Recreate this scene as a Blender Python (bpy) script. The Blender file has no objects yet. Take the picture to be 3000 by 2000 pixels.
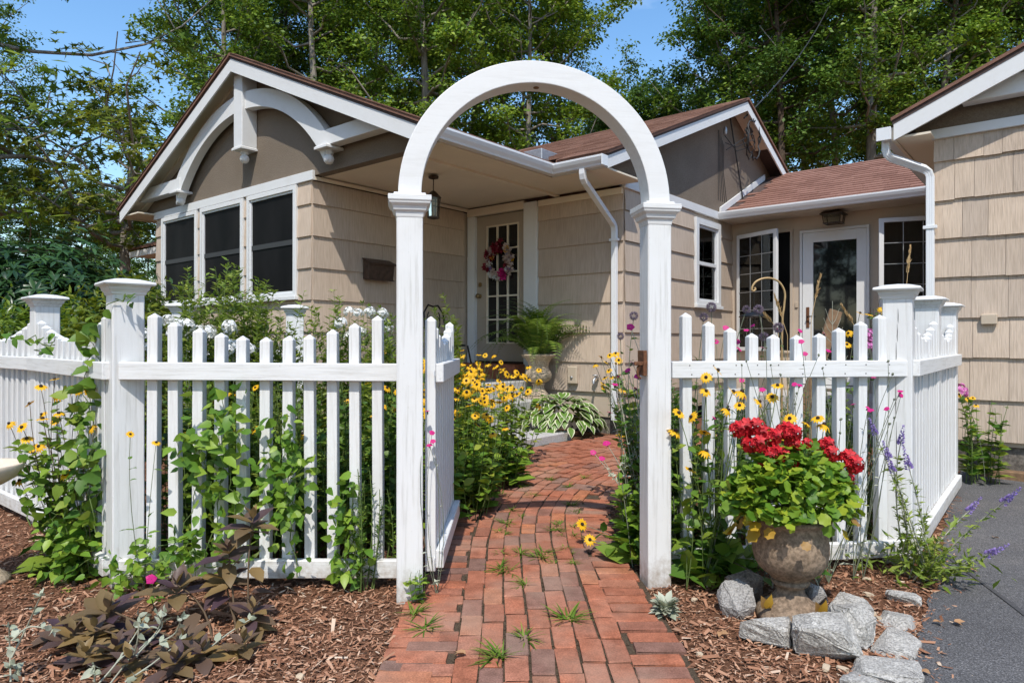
import bpy, bmesh, math, random
import numpy as np
from mathutils import Vector, Matrix
rnd = random.Random(7)
rng = np.random.default_rng(11)
R = math.radians
S = bpy.context.scene
COL = S.collection

# ------------------------------------------------------------------ camera, sky, sun, exposure
CAM_H = 1.22
cam = bpy.data.cameras.new('camera')
cam.sensor_width = 36.0
cam.lens = 24.0
cam.clip_end = 2000
camo = bpy.data.objects.new('camera', cam)
COL.objects.link(camo)
camo.location = (0, 0, CAM_H)
camo.rotation_euler = (R(90), 0, 0)
S.camera = camo

SUN_EL, SUN_AZ = 55.5, 182.5          # azimuth of the sun measured clockwise from +Y (behind the camera)
w = bpy.data.worlds.new('World')
S.world = w
w.use_nodes = True
nt = w.node_tree
nt.nodes.clear()
sky = nt.nodes.new('ShaderNodeTexSky')
sky.sky_type = 'NISHITA'
sky.sun_disc = False
sky.sun_elevation = R(SUN_EL)
sky.sun_rotation = R(SUN_AZ)
sky.air_density = 1.2
sky.dust_density = 0.6
sky.ozone_density = 1.6
bg = nt.nodes.new('ShaderNodeBackground')
bg.inputs['Strength'].default_value = 0.15
wo = nt.nodes.new('ShaderNodeOutputWorld')
# thin high cloud streaks over the clear sky
tc = nt.nodes.new('ShaderNodeTexCoord')
mp = nt.nodes.new('ShaderNodeMapping')
mp.inputs['Scale'].default_value = (1.0, 1.0, 2.6)
nz = nt.nodes.new('ShaderNodeTexNoise')
nz.inputs['Scale'].default_value = 2.2
nz.inputs['Detail'].default_value = 7
nz.inputs['Roughness'].default_value = 0.6
rp = nt.nodes.new('ShaderNodeValToRGB')
rp.color_ramp.elements[0].position = 0.55
rp.color_ramp.elements[1].position = 0.85
rp.color_ramp.elements[1].color = (0.55, 0.55, 0.55, 1)
mx = nt.nodes.new('ShaderNodeMixRGB')
mx.inputs[2].default_value = (7.5, 8.0, 8.6, 1)
nt.links.new(tc.outputs['Generated'], mp.inputs['Vector'])
nt.links.new(mp.outputs['Vector'], nz.inputs['Vector'])
nt.links.new(nz.outputs['Fac'], rp.inputs['Fac'])
nt.links.new(rp.outputs['Color'], mx.inputs[0])
nt.links.new(sky.outputs['Color'], mx.inputs[1])
hs = nt.nodes.new('ShaderNodeHueSaturation')
hs.inputs['Saturation'].default_value = 1.22
nt.links.new(mx.outputs['Color'], hs.inputs['Color'])
nt.links.new(hs.outputs['Color'], bg.inputs['Color'])
nt.links.new(bg.outputs['Background'], wo.inputs['Surface'])

sl = bpy.data.lights.new('sun', 'SUN')
sl.energy = 2.9
sl.angle = R(0.53)
sl.color = (1.0, 0.95, 0.87)
so = bpy.data.objects.new('sun', sl)
COL.objects.link(so)
az, el = R(SUN_AZ), R(SUN_EL)
to_sun = Vector((math.sin(az) * math.cos(el), math.cos(az) * math.cos(el), math.sin(el)))
so.rotation_euler = to_sun.to_track_quat('Z', 'Y').to_euler()
so.location = to_sun * 30

S.view_settings.view_transform = 'Standard'
S.view_settings.look = 'None'
S.view_settings.exposure = 0.62
S.view_settings.gamma = 1.0
S.view_settings.use_curve_mapping = False
S.render.engine = 'CYCLES'
S.cycles.use_denoising = True
S.cycles.max_bounces = 6
S.cycles.diffuse_bounces = 3
S.cycles.glossy_bounces = 3
S.cycles.transmission_bounces = 4
S.cycles.transparent_max_bounces = 6
S.cycles.caustics_reflective = False
S.cycles.caustics_refractive = False

# ------------------------------------------------------------------ materials
def lin(h):
    c = [int(h[i:i + 2], 16) / 255 for i in (0, 2, 4)]
    return tuple((x / 12.92 if x <= .04045 else ((x + .055) / 1.055) ** 2.4) for x in c) + (1,)

def c4(c): return lin(c) if isinstance(c, str) else (tuple(c) + (1,))[:4]

class NM:
    """small node-material builder"""
    def __init__(s, name):
        s.m = bpy.data.materials.new(name)
        s.m.use_nodes = True
        s.t = s.m.node_tree
        s.b = s.t.nodes['Principled BSDF']
        s.out = s.t.nodes['Material Output']
    def n(s, typ, **k):
        nd = s.t.nodes.new(typ)
        for a, v in k.items(): setattr(nd, a, v)
        return nd
    def l(s, a, b): s.t.links.new(a, b)
    def coord(s, scale=(1, 1, 1), what='Object'):
        m = s.n('ShaderNodeMapping')
        m.inputs['Scale'].default_value = scale
        s.l(s.n('ShaderNodeNewGeometry').outputs['Position'] if what == 'Pos' else s.n('ShaderNodeTexCoord').outputs[what], m.inputs['Vector'])
        return m.outputs['Vector']
    def noise(s, scale, vec=None, detail=4, rough=.55):
        nz = s.n('ShaderNodeTexNoise')
        nz.inputs['Scale'].default_value = scale
        nz.inputs['Detail'].default_value = detail
        nz.inputs['Roughness'].default_value = rough
        s.l(vec if vec is not None else s.coord(), nz.inputs['Vector'])
        return nz.outputs['Fac']
    def ramp(s, fac, stops):
        r = s.n('ShaderNodeValToRGB')
        e = r.color_ramp.elements
        while len(e) < len(stops): e.new(.5)
        for x, (p, c) in zip(e, stops): x.position = p; x.color = c4(c)
        s.l(fac, r.inputs['Fac'])
        return r.outputs['Color']
    def mix(s, a, b, fac, mode='MIX'):
        m = s.n('ShaderNodeMixRGB', blend_type=mode)
        for i, x in ((0, fac), (1, a), (2, b)):
            if hasattr(x, 'links'): s.l(x, m.inputs[i])
            elif i == 0: m.inputs[0].default_value = x
            else: m.inputs[i].default_value = c4(x)
        return m.outputs['Color']
    def color(s, c):
        if hasattr(c, 'links'): s.l(c, s.b.inputs['Base Color'])
        else: s.b.inputs['Base Color'].default_value = c4(c)
    def bump(s, fac, strength=.3, dist=.01):
        bp = s.n('ShaderNodeBump')
        bp.inputs['Strength'].default_value = strength
        bp.inputs['Distance'].default_value = dist
        s.l(fac, bp.inputs['Height'])
        prev = s.b.inputs['Normal'].links
        if prev: s.l(prev[0].from_socket, bp.inputs['Normal'])
        s.l(bp.outputs['Normal'], s.b.inputs['Normal'])
    def rough(s, r): s.b.inputs['Roughness'].default_value = r
    def spec(s, v): s.b.inputs['Specular IOR Level'].default_value = v
    def metal(s, v): s.b.inputs['Metallic'].default_value = v
    def isl(s): return s.n('ShaderNodeNewGeometry').outputs['Random Per Island']
    def obr(s): return s.n('ShaderNodeObjectInfo').outputs['Random']

def plain(name, col, rough=.6, metal=0., nscale=0, namp=.12, bump=0, spec=.5):
    m = NM(name)
    if nscale:
        f = m.noise(nscale)
        c = c4(col)
        d = tuple(x * (1 - namp) for x in c[:3]); b = tuple(min(1, x * (1 + namp)) for x in c[:3])
        m.color(m.ramp(f, [(.3, d), (.7, b)]))
        if bump: m.bump(f, bump, .01)
    else: m.color(col)
    m.rough(rough); m.metal(metal); m.spec(spec)
    return m.m

def leafmat(name, cols, trans=.35, rough=.5, patch=0., spec=.35):
    """leaf colours vary from leaf to leaf; light passes through"""
    m = NM(name)
    col = m.ramp(m.isl(), [(i / max(1, len(cols) - 1), c) for i, c in enumerate(cols)])
    if patch:
        f = m.noise(patch, m.coord(), 2)
        col = m.mix(col, m.ramp(f, [(.35, (.55, .6, .55)), (.65, (1.25, 1.2, 1.0))]), .8, 'MULTIPLY')
    m.color(col); m.rough(rough); m.spec(spec)
    tr = m.n('ShaderNodeBsdfTranslucent')
    m.l(m.mix(col, (1.0, 1.0, .45), .0 if trans == 0 else .35, 'MULTIPLY'), tr.inputs['Color'])
    ms = m.n('ShaderNodeMixShader'); ms.inputs[0].default_value = trans
    m.l(m.b.outputs[0], ms.inputs[1]); m.l(tr.outputs[0], ms.inputs[2])
    m.l(ms.outputs[0], m.out.inputs['Surface'])
    return m.m

M = {}
# painted wood: white with grain, faint grime
def painted(name, col, grime, grain=(7, 60, 60), gs=.25, wear=1.):
    m = NM(name)
    g = m.noise(1.0, m.coord(grain), 5, .65)
    f = m.noise(3.1, m.coord((1, 1, 1), 'Pos'), 5, .6)
    base = m.mix(col, grime, m.ramp(f, [(.52, (0, 0, 0)), (.8, (.55, .55, .55))]))
    sp = m.noise(46, m.coord((1, 1, 1), 'Pos'), 3, .7)
    base = m.mix(base, (.33, .30, .26), m.ramp(sp, [(.69, (0, 0, 0)), (.77, (.6 * wear, .6 * wear, .6 * wear))]))
    # paint worn along the grain, soil splashed up from the ground
    base = m.mix(base, m.ramp(g, [(.34, (.80, .79, .77)), (.50, (1, 1, 1))]), .8 * wear, 'MULTIPLY')
    sx = m.n('ShaderNodeSeparateXYZ'); m.l(m.n('ShaderNodeNewGeometry').outputs['Position'], sx.inputs[0])
    mr = m.n('ShaderNodeMapRange'); mr.inputs[1].default_value = 0.; mr.inputs[2].default_value = .34; mr.inputs[3].default_value = .62; mr.inputs[4].default_value = 0.; m.l(sx.outputs['Z'], mr.inputs[0])
    sn = m.noise(22, m.coord((1, 1, 1), 'Pos'), 5, .7); mu = m.n('ShaderNodeMath', operation='MULTIPLY'); m.l(mr.outputs[0], mu.inputs[0]); m.l(sn, mu.inputs[1])
    base = m.mix(base, (.30, .23, .16), m.ramp(mu.outputs[0], [(.17, (0, 0, 0)), (.36, (.75, .75, .75))]))
    m.color(base); m.rough(.5); m.spec(.35)
    m.bump(g, gs, .004)
    return m.m
M['white'] = painted('white_painted_wood', (.72, .72, .715), (.60, .59, .565), (3, 60, 60), .4)
M['white_v'] = painted('white_painted_post', (.72, .72, .715), (.61, .60, .575), (60, 60, 3), .4)
M['trim'] = painted('white_trim', (.70, .705, .70), (.60, .59, .575), (20, 20, 20), .06, .12)
M['white_arch'] = painted('white_painted_arch', (.72, .72, .715), (.62, .61, .59), (4, 40, 40), .2, .35)
M['soffit'] = plain('beige_soffit_paint', (.76, .67, .53), .7, nscale=2.0, namp=.05)
M['taupe'] = plain('taupe_trim_paint', (.50, .41, .32), .6, nscale=3.0, namp=.05)

m = NM('striated_cedar_siding')
g = m.noise(1.0, m.coord((95, 95, .8)), 2, .5)
f = m.noise(1.3, m.coord(), 4)
base = m.ramp(f, [(.3, (.51, .405, .315)), (.7, (.58, .47, .375))])
base = m.mix(base, m.ramp(g, [(.3, (.80, .79, .77)), (.62, (1.03, 1.03, 1.03))]), .8, 'MULTIPLY')
r = m.obr()
base = m.mix(base, m.ramp(r, [(0, (.86, .865, .88)), (.5, (.97, .97, .97)), (1, (1.06, 1.05, 1.03))]), 1, 'MULTIPLY')
st_ = m.noise(1., m.coord((9, 9, 1.1)), 4)
base = m.mix(base, (.33, .26, .20), m.ramp(st_, [(.56, (0, 0, 0)), (.8, (.45, .45, .45))]))
m.color(base); m.rough(.75); m.spec(.25); m.bump(g, .8, .006)
M['siding'] = m.m

m = NM('brown_stucco')
f = m.noise(70, m.coord(), 6, .7); f2 = m.noise(1.6)
m.color(m.mix(m.ramp(f2, [(.3, (.185, .148, .112)), (.7, (.22, .178, .137))]), m.ramp(f, [(.35, (.8, .8, .8)), (.65, (1.1, 1.1, 1.1))]), 1, 'MULTIPLY'))
m.rough(.9); m.spec(.2); m.bump(f, .7, .008)
M['stucco'] = m.m

m = NM('asphalt_shingle')
f = m.noise(260, m.coord(), 3, .8); f2 = m.noise(5, m.coord((1, 1, 1)), 4); r = m.n('ShaderNodeNewGeometry').outputs['Random Per Island']
c = m.mix(m.ramp(r, [(0, (.16, .085, .062)), (.5, (.215, .118, .086)), (1, (.27, .155, .115))]), m.ramp(f, [(.35, (.6, .6, .6)), (.65, (1.3, 1.3, 1.3))]), 1, 'MULTIPLY')
c = m.mix(c, m.ramp(f2, [(.35, (.85, .85, .85)), (.65, (1.1, 1.1, 1.1))]), 1, 'MULTIPLY')
m.color(c); m.rough(.95); m.spec(.15); m.bump(f, .6, .004)
M['roof'] = m.m
M['drip'] = plain('dark_roof_edge', (.075, .048, .04), .8, nscale=40, namp=.3)

def granular(name, stops, scale, fine, rough=.9, bump=.8, dist=.01, extra=None):
    m = NM(name)
    a = m.noise(scale, m.coord((1, 1, 1), 'Pos'), 6, .7)
    b = m.noise(fine, m.coord((1, 1, 1), 'Pos'), 2, .6)
    c = m.mix(m.ramp(a, stops), m.ramp(b, [(.36, (.55, .55, .55)), (.64, (1.4, 1.4, 1.4))]), .75, 'MULTIPLY')
    m.color(c); m.rough(rough); m.spec(.25)
    m.bump(a, bump, dist); m.bump(b, bump * .6, dist * .3)
    return m
M['granite'] = granular('granite', [(.3, (.30, .285, .265)), (.7, (.50, .48, .445))], 16, 120, bump=1., dist=.02).m
M['granite_dark'] = granular('dark_granite', [(.3, (.20, .19, .18)), (.7, (.38, .36, .34))], 9, 130, bump=1., dist=.02).m
M['fieldstone'] = granular('brown_fieldstone', [(.3, (.16, .12, .09)), (.7, (.28, .22, .17))], 6, 90).m
M['granite_slab'] = granular('granite_slab', [(.3, (.40, .385, .37)), (.7, (.50, .48, .46))], 5, 150, bump=.5).m
M['concrete'] = granular('aged_concrete', [(.25, (.165, .115, .078)), (.5, (.235, .17, .118)), (.75, (.30, .23, .165))], 7, 60, bump=.6, dist=.008).m
M['concrete_pale'] = granular('pale_concrete', [(.25, (.40, .31, .21)), (.75, (.60, .48, .35))], 6, 70, bump=.5, dist=.008).m
M['foundation'] = granular('foundation', [(.25, (.09, .08, .07)), (.75, (.17, .15, .13))], 3, 40, bump=.5).m
M['birdbath'] = plain('cream_concrete', (.62, .52, .42), .85, nscale=14, namp=.12, bump=.3)

m = NM('asphalt')
f = m.noise(170, m.coord(), 3, .8); f2 = m.noise(2.2, m.coord(), 5); v = m.n('ShaderNodeTexVoronoi'); v.inputs['Scale'].default_value = 120
m.l(m.coord(), v.inputs['Vector'])
f3 = m.noise(.55, m.coord(), 6, .6)
c = m.mix(m.mix(m.ramp(f2, [(.3, (.10, .098, .102)), (.7, (.14, .137, .141))]), (.19, .165, .145), m.ramp(f3, [(.5, (0, 0, 0)), (.75, (.6, .6, .6))])), m.ramp(f, [(.38, (.38, .38, .38)), (.55, (1, 1, 1)), (.70, (2.6, 2.6, 2.5))]), 1, 'MULTIPLY')
m.color(c); m.rough(.85); m.spec(.3); m.bump(f, .7, .006); m.bump(v.outputs['Distance'], .4, .004)
M['asphalt'] = m.m

m = NM('bark_mulch_ground')
a = m.noise(1.0, m.coord((60, 26, 40)), 5, .7); b = m.noise(1.0, m.coord((24, 70, 40)), 5, .7); d = m.noise(1.1)
c = m.mix(m.ramp(a, [(.3, (.15, .072, .042)), (.55, (.29, .145, .086)), (.75, (.43, .255, .165))]), m.ramp(b, [(.3, (.6, .6, .6)), (.7, (1.25, 1.2, 1.15))]), 1, 'MULTIPLY')
c = m.mix(c, m.ramp(d, [(.35, (.8, .78, .76)), (.7, (1.2, 1.2, 1.2))]), 1, 'MULTIPLY')
m.color(c); m.rough(.95); m.spec(.15); m.bump(a, 1., .03); m.bump(b, 1., .03)
M['mulch'] = m.m
m = NM('bark_chip')
m.color(m.ramp(m.isl(), [(0, (.15, .068, .040)), (.3, (.27, .127, .072)), (.65, (.38, .195, .118)), (.92, (.50, .305, .20)), (1, (.62, .49, .37))]))
m.rough(.9); m.spec(.15)
M['chip'] = m.m

m = NM('clay_brick')
r = m.obr(); f = m.noise(13, m.coord((1, 1, 1), 'Pos'), 5, .65); f2 = m.noise(160, m.coord((1, 1, 1), 'Pos'), 2)
c = m.ramp(r, [(0, (.20, .120, .095)), (.12, (.26, .125, .090)), (.3, (.34, .125, .072)), (.55, (.41, .145, .080)), (.8, (.38, .165, .108)), (.93, (.47, .175, .082)), (1, (.28, .165, .125))])
c = m.mix(c, m.ramp(f, [(.3, (.66, .64, .62)), (.7, (1.16, 1.16, 1.16))]), 1, 'MULTIPLY')
c = m.mix(c, m.ramp(f2, [(.35, (.75, .75, .75)), (.65, (1.2, 1.2, 1.2))]), 1, 'MULTIPLY')
dust = m.noise(2.3, m.coord((1, 1, 1), 'Pos'), 4)
c = m.mix(c, (.36, .245, .18), m.ramp(dust, [(.45, (0, 0, 0)), (.75, (.62, .62, .62))]))
m.color(c); m.rough(.9); m.spec(.2); m.bump(f, .5, .006); m.bump(f2, .4, .002)
M['brick'] = m.m
M['joint'] = granular('sandy_joint_soil', [(.3, (.05, .035, .022)), (.7, (.11, .078, .05))], 30, 200, bump=1.).m
M['gsoil'] = M['joint']

def glassy(name, col, rough=.04, spec=.6):
    m = NM(name); m.color(col); m.rough(rough); m.spec(spec); return m.m
M['pane'] = glassy('dark_window_glass', (.012, .013, .014), .03, .5)
m = NM('dark_window_screen')
f = m.noise(1.0, m.coord((1, 1, 900)), 0)
f2 = m.noise(2.2, m.coord((1, 1, .5)), 3)
m.color(m.ramp(f2, [(.35, (.007, .007, .007)), (.7, (.016, .015, .015))])); m.rough(.5); m.spec(.05)
M['screen'] = m.m
m = NM('clear_sash_glass')
m.color((.85, .9, .88)); m.rough(.02); m.b.inputs['Transmission Weight'].default_value = 0
tr = m.n('ShaderNodeBsdfTransparent'); tr.inputs['Color'].default_value = (.80, .84, .82, 1)
gl = m.n('ShaderNodeBsdfGlossy'); gl.inputs['Roughness'].default_value = .02
fr = m.n('ShaderNodeFresnel'); fr.inputs['IOR'].default_value = 1.5
ms = m.n('ShaderNodeMixShader'); m.l(fr.outputs[0], ms.inputs[0]); m.l(tr.outputs[0], ms.inputs[1]); m.l(gl.outputs[0], ms.inputs[2])
m.l(ms.outputs[0], m.out.inputs['Surface'])
M['clear'] = m.m
M['interior'] = plain('dark_interior', (.05, .045, .04), .9)
M['door_tan'] = plain('tan_door_paint', (.40, .34, .27), .5, nscale=3, namp=.04)
M['bronze'] = plain('dark_bronze_metal', (.060, .040, .028), .45, .6, nscale=20, namp=.3)
M['mailbox'] = plain('weathered_brown_metal', (.085, .055, .040), .5, .4, nscale=18, namp=.3)
M['brass'] = plain('dull_brass', (.30, .20, .09), .4, .8)
M['iron'] = plain('black_wrought_iron', (.018, .017, .017), .45, .6)
M['rust'] = plain('rusty_iron', (.15, .062, .028), .85, .2, nscale=60, namp=.45, bump=.4)
M['hook'] = plain('tan_painted_steel', (.42, .28, .13), .45, .2, nscale=25, namp=.15)
M['alum'] = plain('white_aluminium', (.76, .77, .78), .38, .1, nscale=2.5, namp=.03)
M['cable'] = plain('black_cable', (.02, .02, .02), .6)
M['tar'] = plain('tar_seam', (.055, .054, .057), .8, nscale=60, namp=.3)
M['galv'] = plain('galvanised_metal', (.42, .43, .44), .45, .7, nscale=30, namp=.15)
M['beige_plastic'] = plain('beige_plastic', (.50, .41, .31), .5)
M['red'] = plain('red_tag_enamel', (.42, .018, .02), .35)
M['hole'] = plain('nail_hole', (.05, .045, .04), .9)
M['driftwood'] = plain('weathered_plank', (.20, .12, .065), .85, nscale=22, namp=.35, bump=.5)
M['tan_straw'] = leafmat('dry_straw', [(.45, .28, .12), (.62, .45, .24)], .15)

def bark(name, c0, c1):
    m = NM(name); f = m.noise(1., m.coord((9, 9, 2.2)), 6, .7)
    m.color(m.ramp(f, [(.3, c0), (.7, c1)])); m.rough(.95); m.spec(.15); m.bump(f, 1., .04)
    return m.m
M['bark'] = bark('grey_bark', (.13, .11, .088), (.36, .32, .27))
M['bark2'] = bark('brown_bark', (.05, .036, .026), (.155, .115, .085))

M['maple'] = leafmat('maple_leaf', [(.070, .145, .024), (.135, .24, .032), (.21, .32, .042), (.31, .41, .06)], .38, .5, .55)
M['maple2'] = leafmat('oak_leaf', [(.055, .125, .026), (.10, .195, .035), (.17, .265, .047)], .35, .5, .5)
M['maple3'] = leafmat('ash_leaf', [(.10, .185, .02), (.175, .27, .03), (.28, .36, .045)], .4, .5, .6)
M['yellow_leaf'] = leafmat('yellow_green_leaf', [(.14, .19, .015), (.30, .30, .02), (.42, .36, .02)], .4)
M['rhodo'] = leafmat('rhododendron_leaf', [(.018, .055, .018), (.032, .085, .028), (.058, .13, .035)], .15, .33, .9, .5)
M['lime'] = leafmat('yellow_green_shrub_leaf', [(.08, .13, .014), (.15, .20, .02), (.24, .26, .03)], .35, .5, 1.2)
M['vine'] = leafmat('vine_leaf', [(.07, .165, .02), (.125, .25, .028), (.21, .34, .038), (.31, .43, .055)], .35, .42)
M['rud'] = leafmat('coneflower_leaf', [(.055, .14, .018), (.105, .21, .025), (.175, .275, .033), (.28, .35, .045)], .35, .5)
M['rudl'] = leafmat('coneflower_bright_leaf', [(.09, .19, .02), (.16, .27, .028), (.25, .35, .04), (.36, .41, .055)], .35, .5)
M['dkleaf'] = leafmat('garden_leaf', [(.05, .115, .02), (.09, .17, .026), (.16, .245, .036)], .3, .5)
M['gold'] = leafmat('goldenrod_leaf', [(.14, .22, .03), (.22, .30, .045), (.33, .39, .07)], .35, .5)
M['silver'] = leafmat('silver_leaf', [(.30, .34, .25), (.42, .45, .34), (.52, .53, .42)], .2, .7)
M['silverstem'] = plain('silver_stem', (.36, .36, .28), .8)
M['greystem'] = plain('grey_green_stem', (.16, .18, .12), .8)
M['purple'] = leafmat('bronze_purple_leaf', [(.075, .045, .065), (.14, .09, .07), (.21, .145, .065), (.29, .19, .075)], .3, .45)
M['stem'] = plain('green_stem', (.10, .15, .035), .7)
M['stemred'] = plain('brown_stem', (.10, .065, .035), .8)
M['grass'] = leafmat('weed_grass', [(.08, .16, .015), (.15, .24, .025), (.26, .32, .05)], .35)
M['fern'] = leafmat('fern_leaf', [(.075, .16, .02), (.14, .23, .03), (.24, .32, .05)], .35)
M['ger'] = leafmat('geranium_leaf', [(.07, .17, .016), (.13, .25, .022), (.22, .34, .03), (.36, .42, .035)], .35, .45)
M['geryel'] = leafmat('yellowed_geranium_leaf', [(.42, .34, .02), (.50, .30, .03), (.32, .18, .07)], .3)
M['hosta'] = leafmat('hosta_green', [(.075, .17, .022), (.12, .23, .035), (.18, .29, .05)], .25, .42)
M['hostac'] = leafmat('hosta_cream_margin', [(.62, .64, .40), (.74, .74, .52)], .25, .45)
def petal(name, cols, t=.2): return leafmat(name, cols, t, .55)
M['yel'] = petal('yellow_petal', [(.72, .37, .008), (.82, .47, .012)])
M['cone'] = plain('dark_flower_centre', (.022, .010, .006), .8)
M['whitep'] = petal('white_petal', [(.80, .80, .80), (.88, .87, .86)])
M['mag'] = petal('magenta_petal', [(.52, .01, .16), (.62, .02, .22)])
M['redp'] = petal('red_petal', [(.20, .002, .006), (.45, .006, .014), (.62, .012, .022), (.70, .03, .04)], .15)
M['lav'] = petal('lavender_petal', [(.28, .20, .52), (.38, .28, .58)])
M['pinkp'] = petal('pink_petal', [(.62, .16, .45), (.70, .25, .55)])
M['thistle'] = leafmat('globe_thistle', [(.13, .10, .15), (.22, .17, .24), (.26, .20, .18)], .1)
M['wine'] = petal('wine_petal', [(.16, .008, .02), (.28, .02, .04)])
M['blush'] = petal('blush_petal', [(.55, .42, .38), (.66, .55, .50)])
M['dry'] = leafmat('dry_leaf', [(.30, .14, .06), (.42, .24, .12), (.34, .16, .08)], .1)
M['yplastic'] = plain('bright_yellow', (.75, .42, .01), .4)
M['pebble'] = plain('pale_pebble', (.48, .38, .27), .85, nscale=30, namp=.2)

# ------------------------------------------------------------------ object helpers
def tag(o, label=None, cat=None, group=None, kind=None):
    for k, v in (('label', label), ('category', cat), ('group', group), ('kind', kind)):
        if v: o[k] = v
    return o

def link(o, parent=None):
    COL.objects.link(o)
    if parent is not None: o.parent = parent
    return o

def empty(name, loc=(0, 0, 0), rz=0., label=None, cat=None, group=None):
    o = bpy.data.objects.new(name, None)
    o.location = loc; o.rotation_euler = (0, 0, rz); o.empty_display_size = .1
    link(o); tag(o, label, cat, group)
    return o

def inst(name, mesh, parent=None, loc=(0, 0, 0), rot=(0, 0, 0), scale=(1, 1, 1)):
    o = bpy.data.objects.new(name, mesh)
    o.location = loc; o.rotation_euler = rot
    o.scale = scale if not isinstance(scale, (int, float)) else (scale,) * 3
    return link(o, parent)

class MB:
    """collects shapes into one mesh"""
    def __init__(s): s.v = []; s.f = []; s.mi = []; s.sm = []
    def add(s, verts, faces, mi=0, sm=False):
        k = len(s.v); s.v += [tuple(map(float, p)) for p in verts]
        for f in faces: s.f.append(tuple(i + k for i in f)); s.mi.append(mi); s.sm.append(sm)
        return s
    def box(s, x0, x1, y0, y1, z0, z1, mi=0):
        v = [(x, y, z) for z in (z0, z1) for y in (y0, y1) for x in (x0, x1)]
        return s.add(v, [(0, 2, 3, 1), (4, 5, 7, 6), (0, 1, 5, 4), (2, 6, 7, 3), (0, 4, 6, 2), (1, 3, 7, 5)], mi)
    def prism(s, poly, axis, a, b, mi=0):
        """extrude a 2-D polygon; axis 'y': poly is (x,z); 'x': poly is (y,z); 'z': poly is (x,y)"""
        def P(p, t): return {'y': (p[0], t, p[1]), 'x': (t, p[0], p[1]), 'z': (p[0], p[1], t)}[axis]
        n = len(poly); v = [P(p, a) for p in poly] + [P(p, b) for p in poly]
        fs = [tuple(range(n))[::-1], tuple(range(n, 2 * n))] + [(i, (i + 1) % n, n + (i + 1) % n, n + i) for i in range(n)]
        return s.add(v, fs, mi)
    def tube(s, pts, rad, n=8, mi=0, cap=True, sm=True):
        pts = [Vector(p) for p in pts]; K = len(pts)
        rad = [rad] * K if isinstance(rad, (int, float)) else rad
        vs = []; up = None
        for i, p in enumerate(pts):
            t = (pts[min(i + 1, K - 1)] - pts[max(i - 1, 0)]).normalized()
            if up is None: up = t.orthogonal().normalized()
            up = (up - t * up.dot(t)).normalized(); b = t.cross(up)
            vs += [p + (up * math.cos(2 * math.pi * j / n) + b * math.sin(2 * math.pi * j / n)) * rad[i] for j in range(n)]
        fs = [(i * n + j, i * n + (j + 1) % n, (i + 1) * n + (j + 1) % n, (i + 1) * n + j) for i in range(K - 1) for j in range(n)]
        s.add(vs, fs, mi, sm)
        if cap: s.add(vs[:n], [tuple(range(n))[::-1]], mi); s.add(vs[-n:], [tuple(range(n))], mi)
        return s
    def lathe(s, prof, n=32, c=(0, 0, 0), mi=0, sm=True, cap=True):
        vs = [(c[0] + r * math.cos(2 * math.pi * j / n), c[1] + r * math.sin(2 * math.pi * j / n), c[2] + z) for r, z in prof for j in range(n)]
        K = len(prof)
        fs = [(i * n + j, i * n + (j + 1) % n, (i + 1) * n + (j + 1) % n, (i + 1) * n + j) for i in range(K - 1) for j in range(n)]
        s.add(vs, fs, mi, sm)
        if cap: s.add(vs[:n], [tuple(range(n))[::-1]], mi); s.add(vs[-n:], [tuple(range(n))], mi)
        return s
    def rings(s, rings, mi=0, cap=True):
        """square frustum stack: list of (half, z) with half=(hx,hy)"""
        vs = []
        for (hx, hy), z in rings: vs += [(-hx, -hy, z), (hx, -hy, z), (hx, hy, z), (-hx, hy, z)]
        K = len(rings)
        fs = [(i * 4 + j, i * 4 + (j + 1) % 4, (i + 1) * 4 + (j + 1) % 4, (i + 1) * 4 + j) for i in range(K - 1) for j in range(4)]
        if cap: fs += [(3, 2, 1, 0), tuple(range(4 * K - 4, 4 * K))]
        return s.add(vs, fs, mi)
    def xf(s, mat, k0=0):
        for i in range(k0, len(s.v)): s.v[i] = tuple(mat @ Vector(s.v[i]))
        return s
    def mesh(s, name, mats, bevel=0, seg=1):
        me = bpy.data.meshes.new(name)
        me.from_pydata(s.v, [], s.f)
        me.polygons.foreach_set('material_index', s.mi)
        me.polygons.foreach_set('use_smooth', s.sm)
        for m in (mats if isinstance(mats, (list, tuple)) else [mats]): me.materials.append(M[m] if isinstance(m, str) else m)
        if bevel:
            bm = bmesh.new(); bm.from_mesh(me)
            bmesh.ops.remove_doubles(bm, verts=bm.verts, dist=1e-5)
            es = [e for e in bm.edges if len(e.link_faces) == 2 and e.calc_face_angle(0) > .5]
            bmesh.ops.bevel(bm, geom=es, offset=bevel, segments=seg, affect='EDGES', profile=.6)
            bm.to_mesh(me); bm.free()
        me.update()
        return me
    def build(s, name, mats, parent=None, bevel=0, seg=1, **k):
        return inst(name, s.mesh(name, mats, bevel, seg), parent, **k)

def box(name, mat, parent, x0, x1, y0, y1, z0, z1, bevel=0): return MB().box(x0, x1, y0, y1, z0, z1).build(name, mat, parent, bevel)

# ------------------------------------------------------------------ plant geometry in numpy
def nrm(a): return a / np.maximum(np.linalg.norm(a, axis=-1, keepdims=True), 1e-9)

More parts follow.
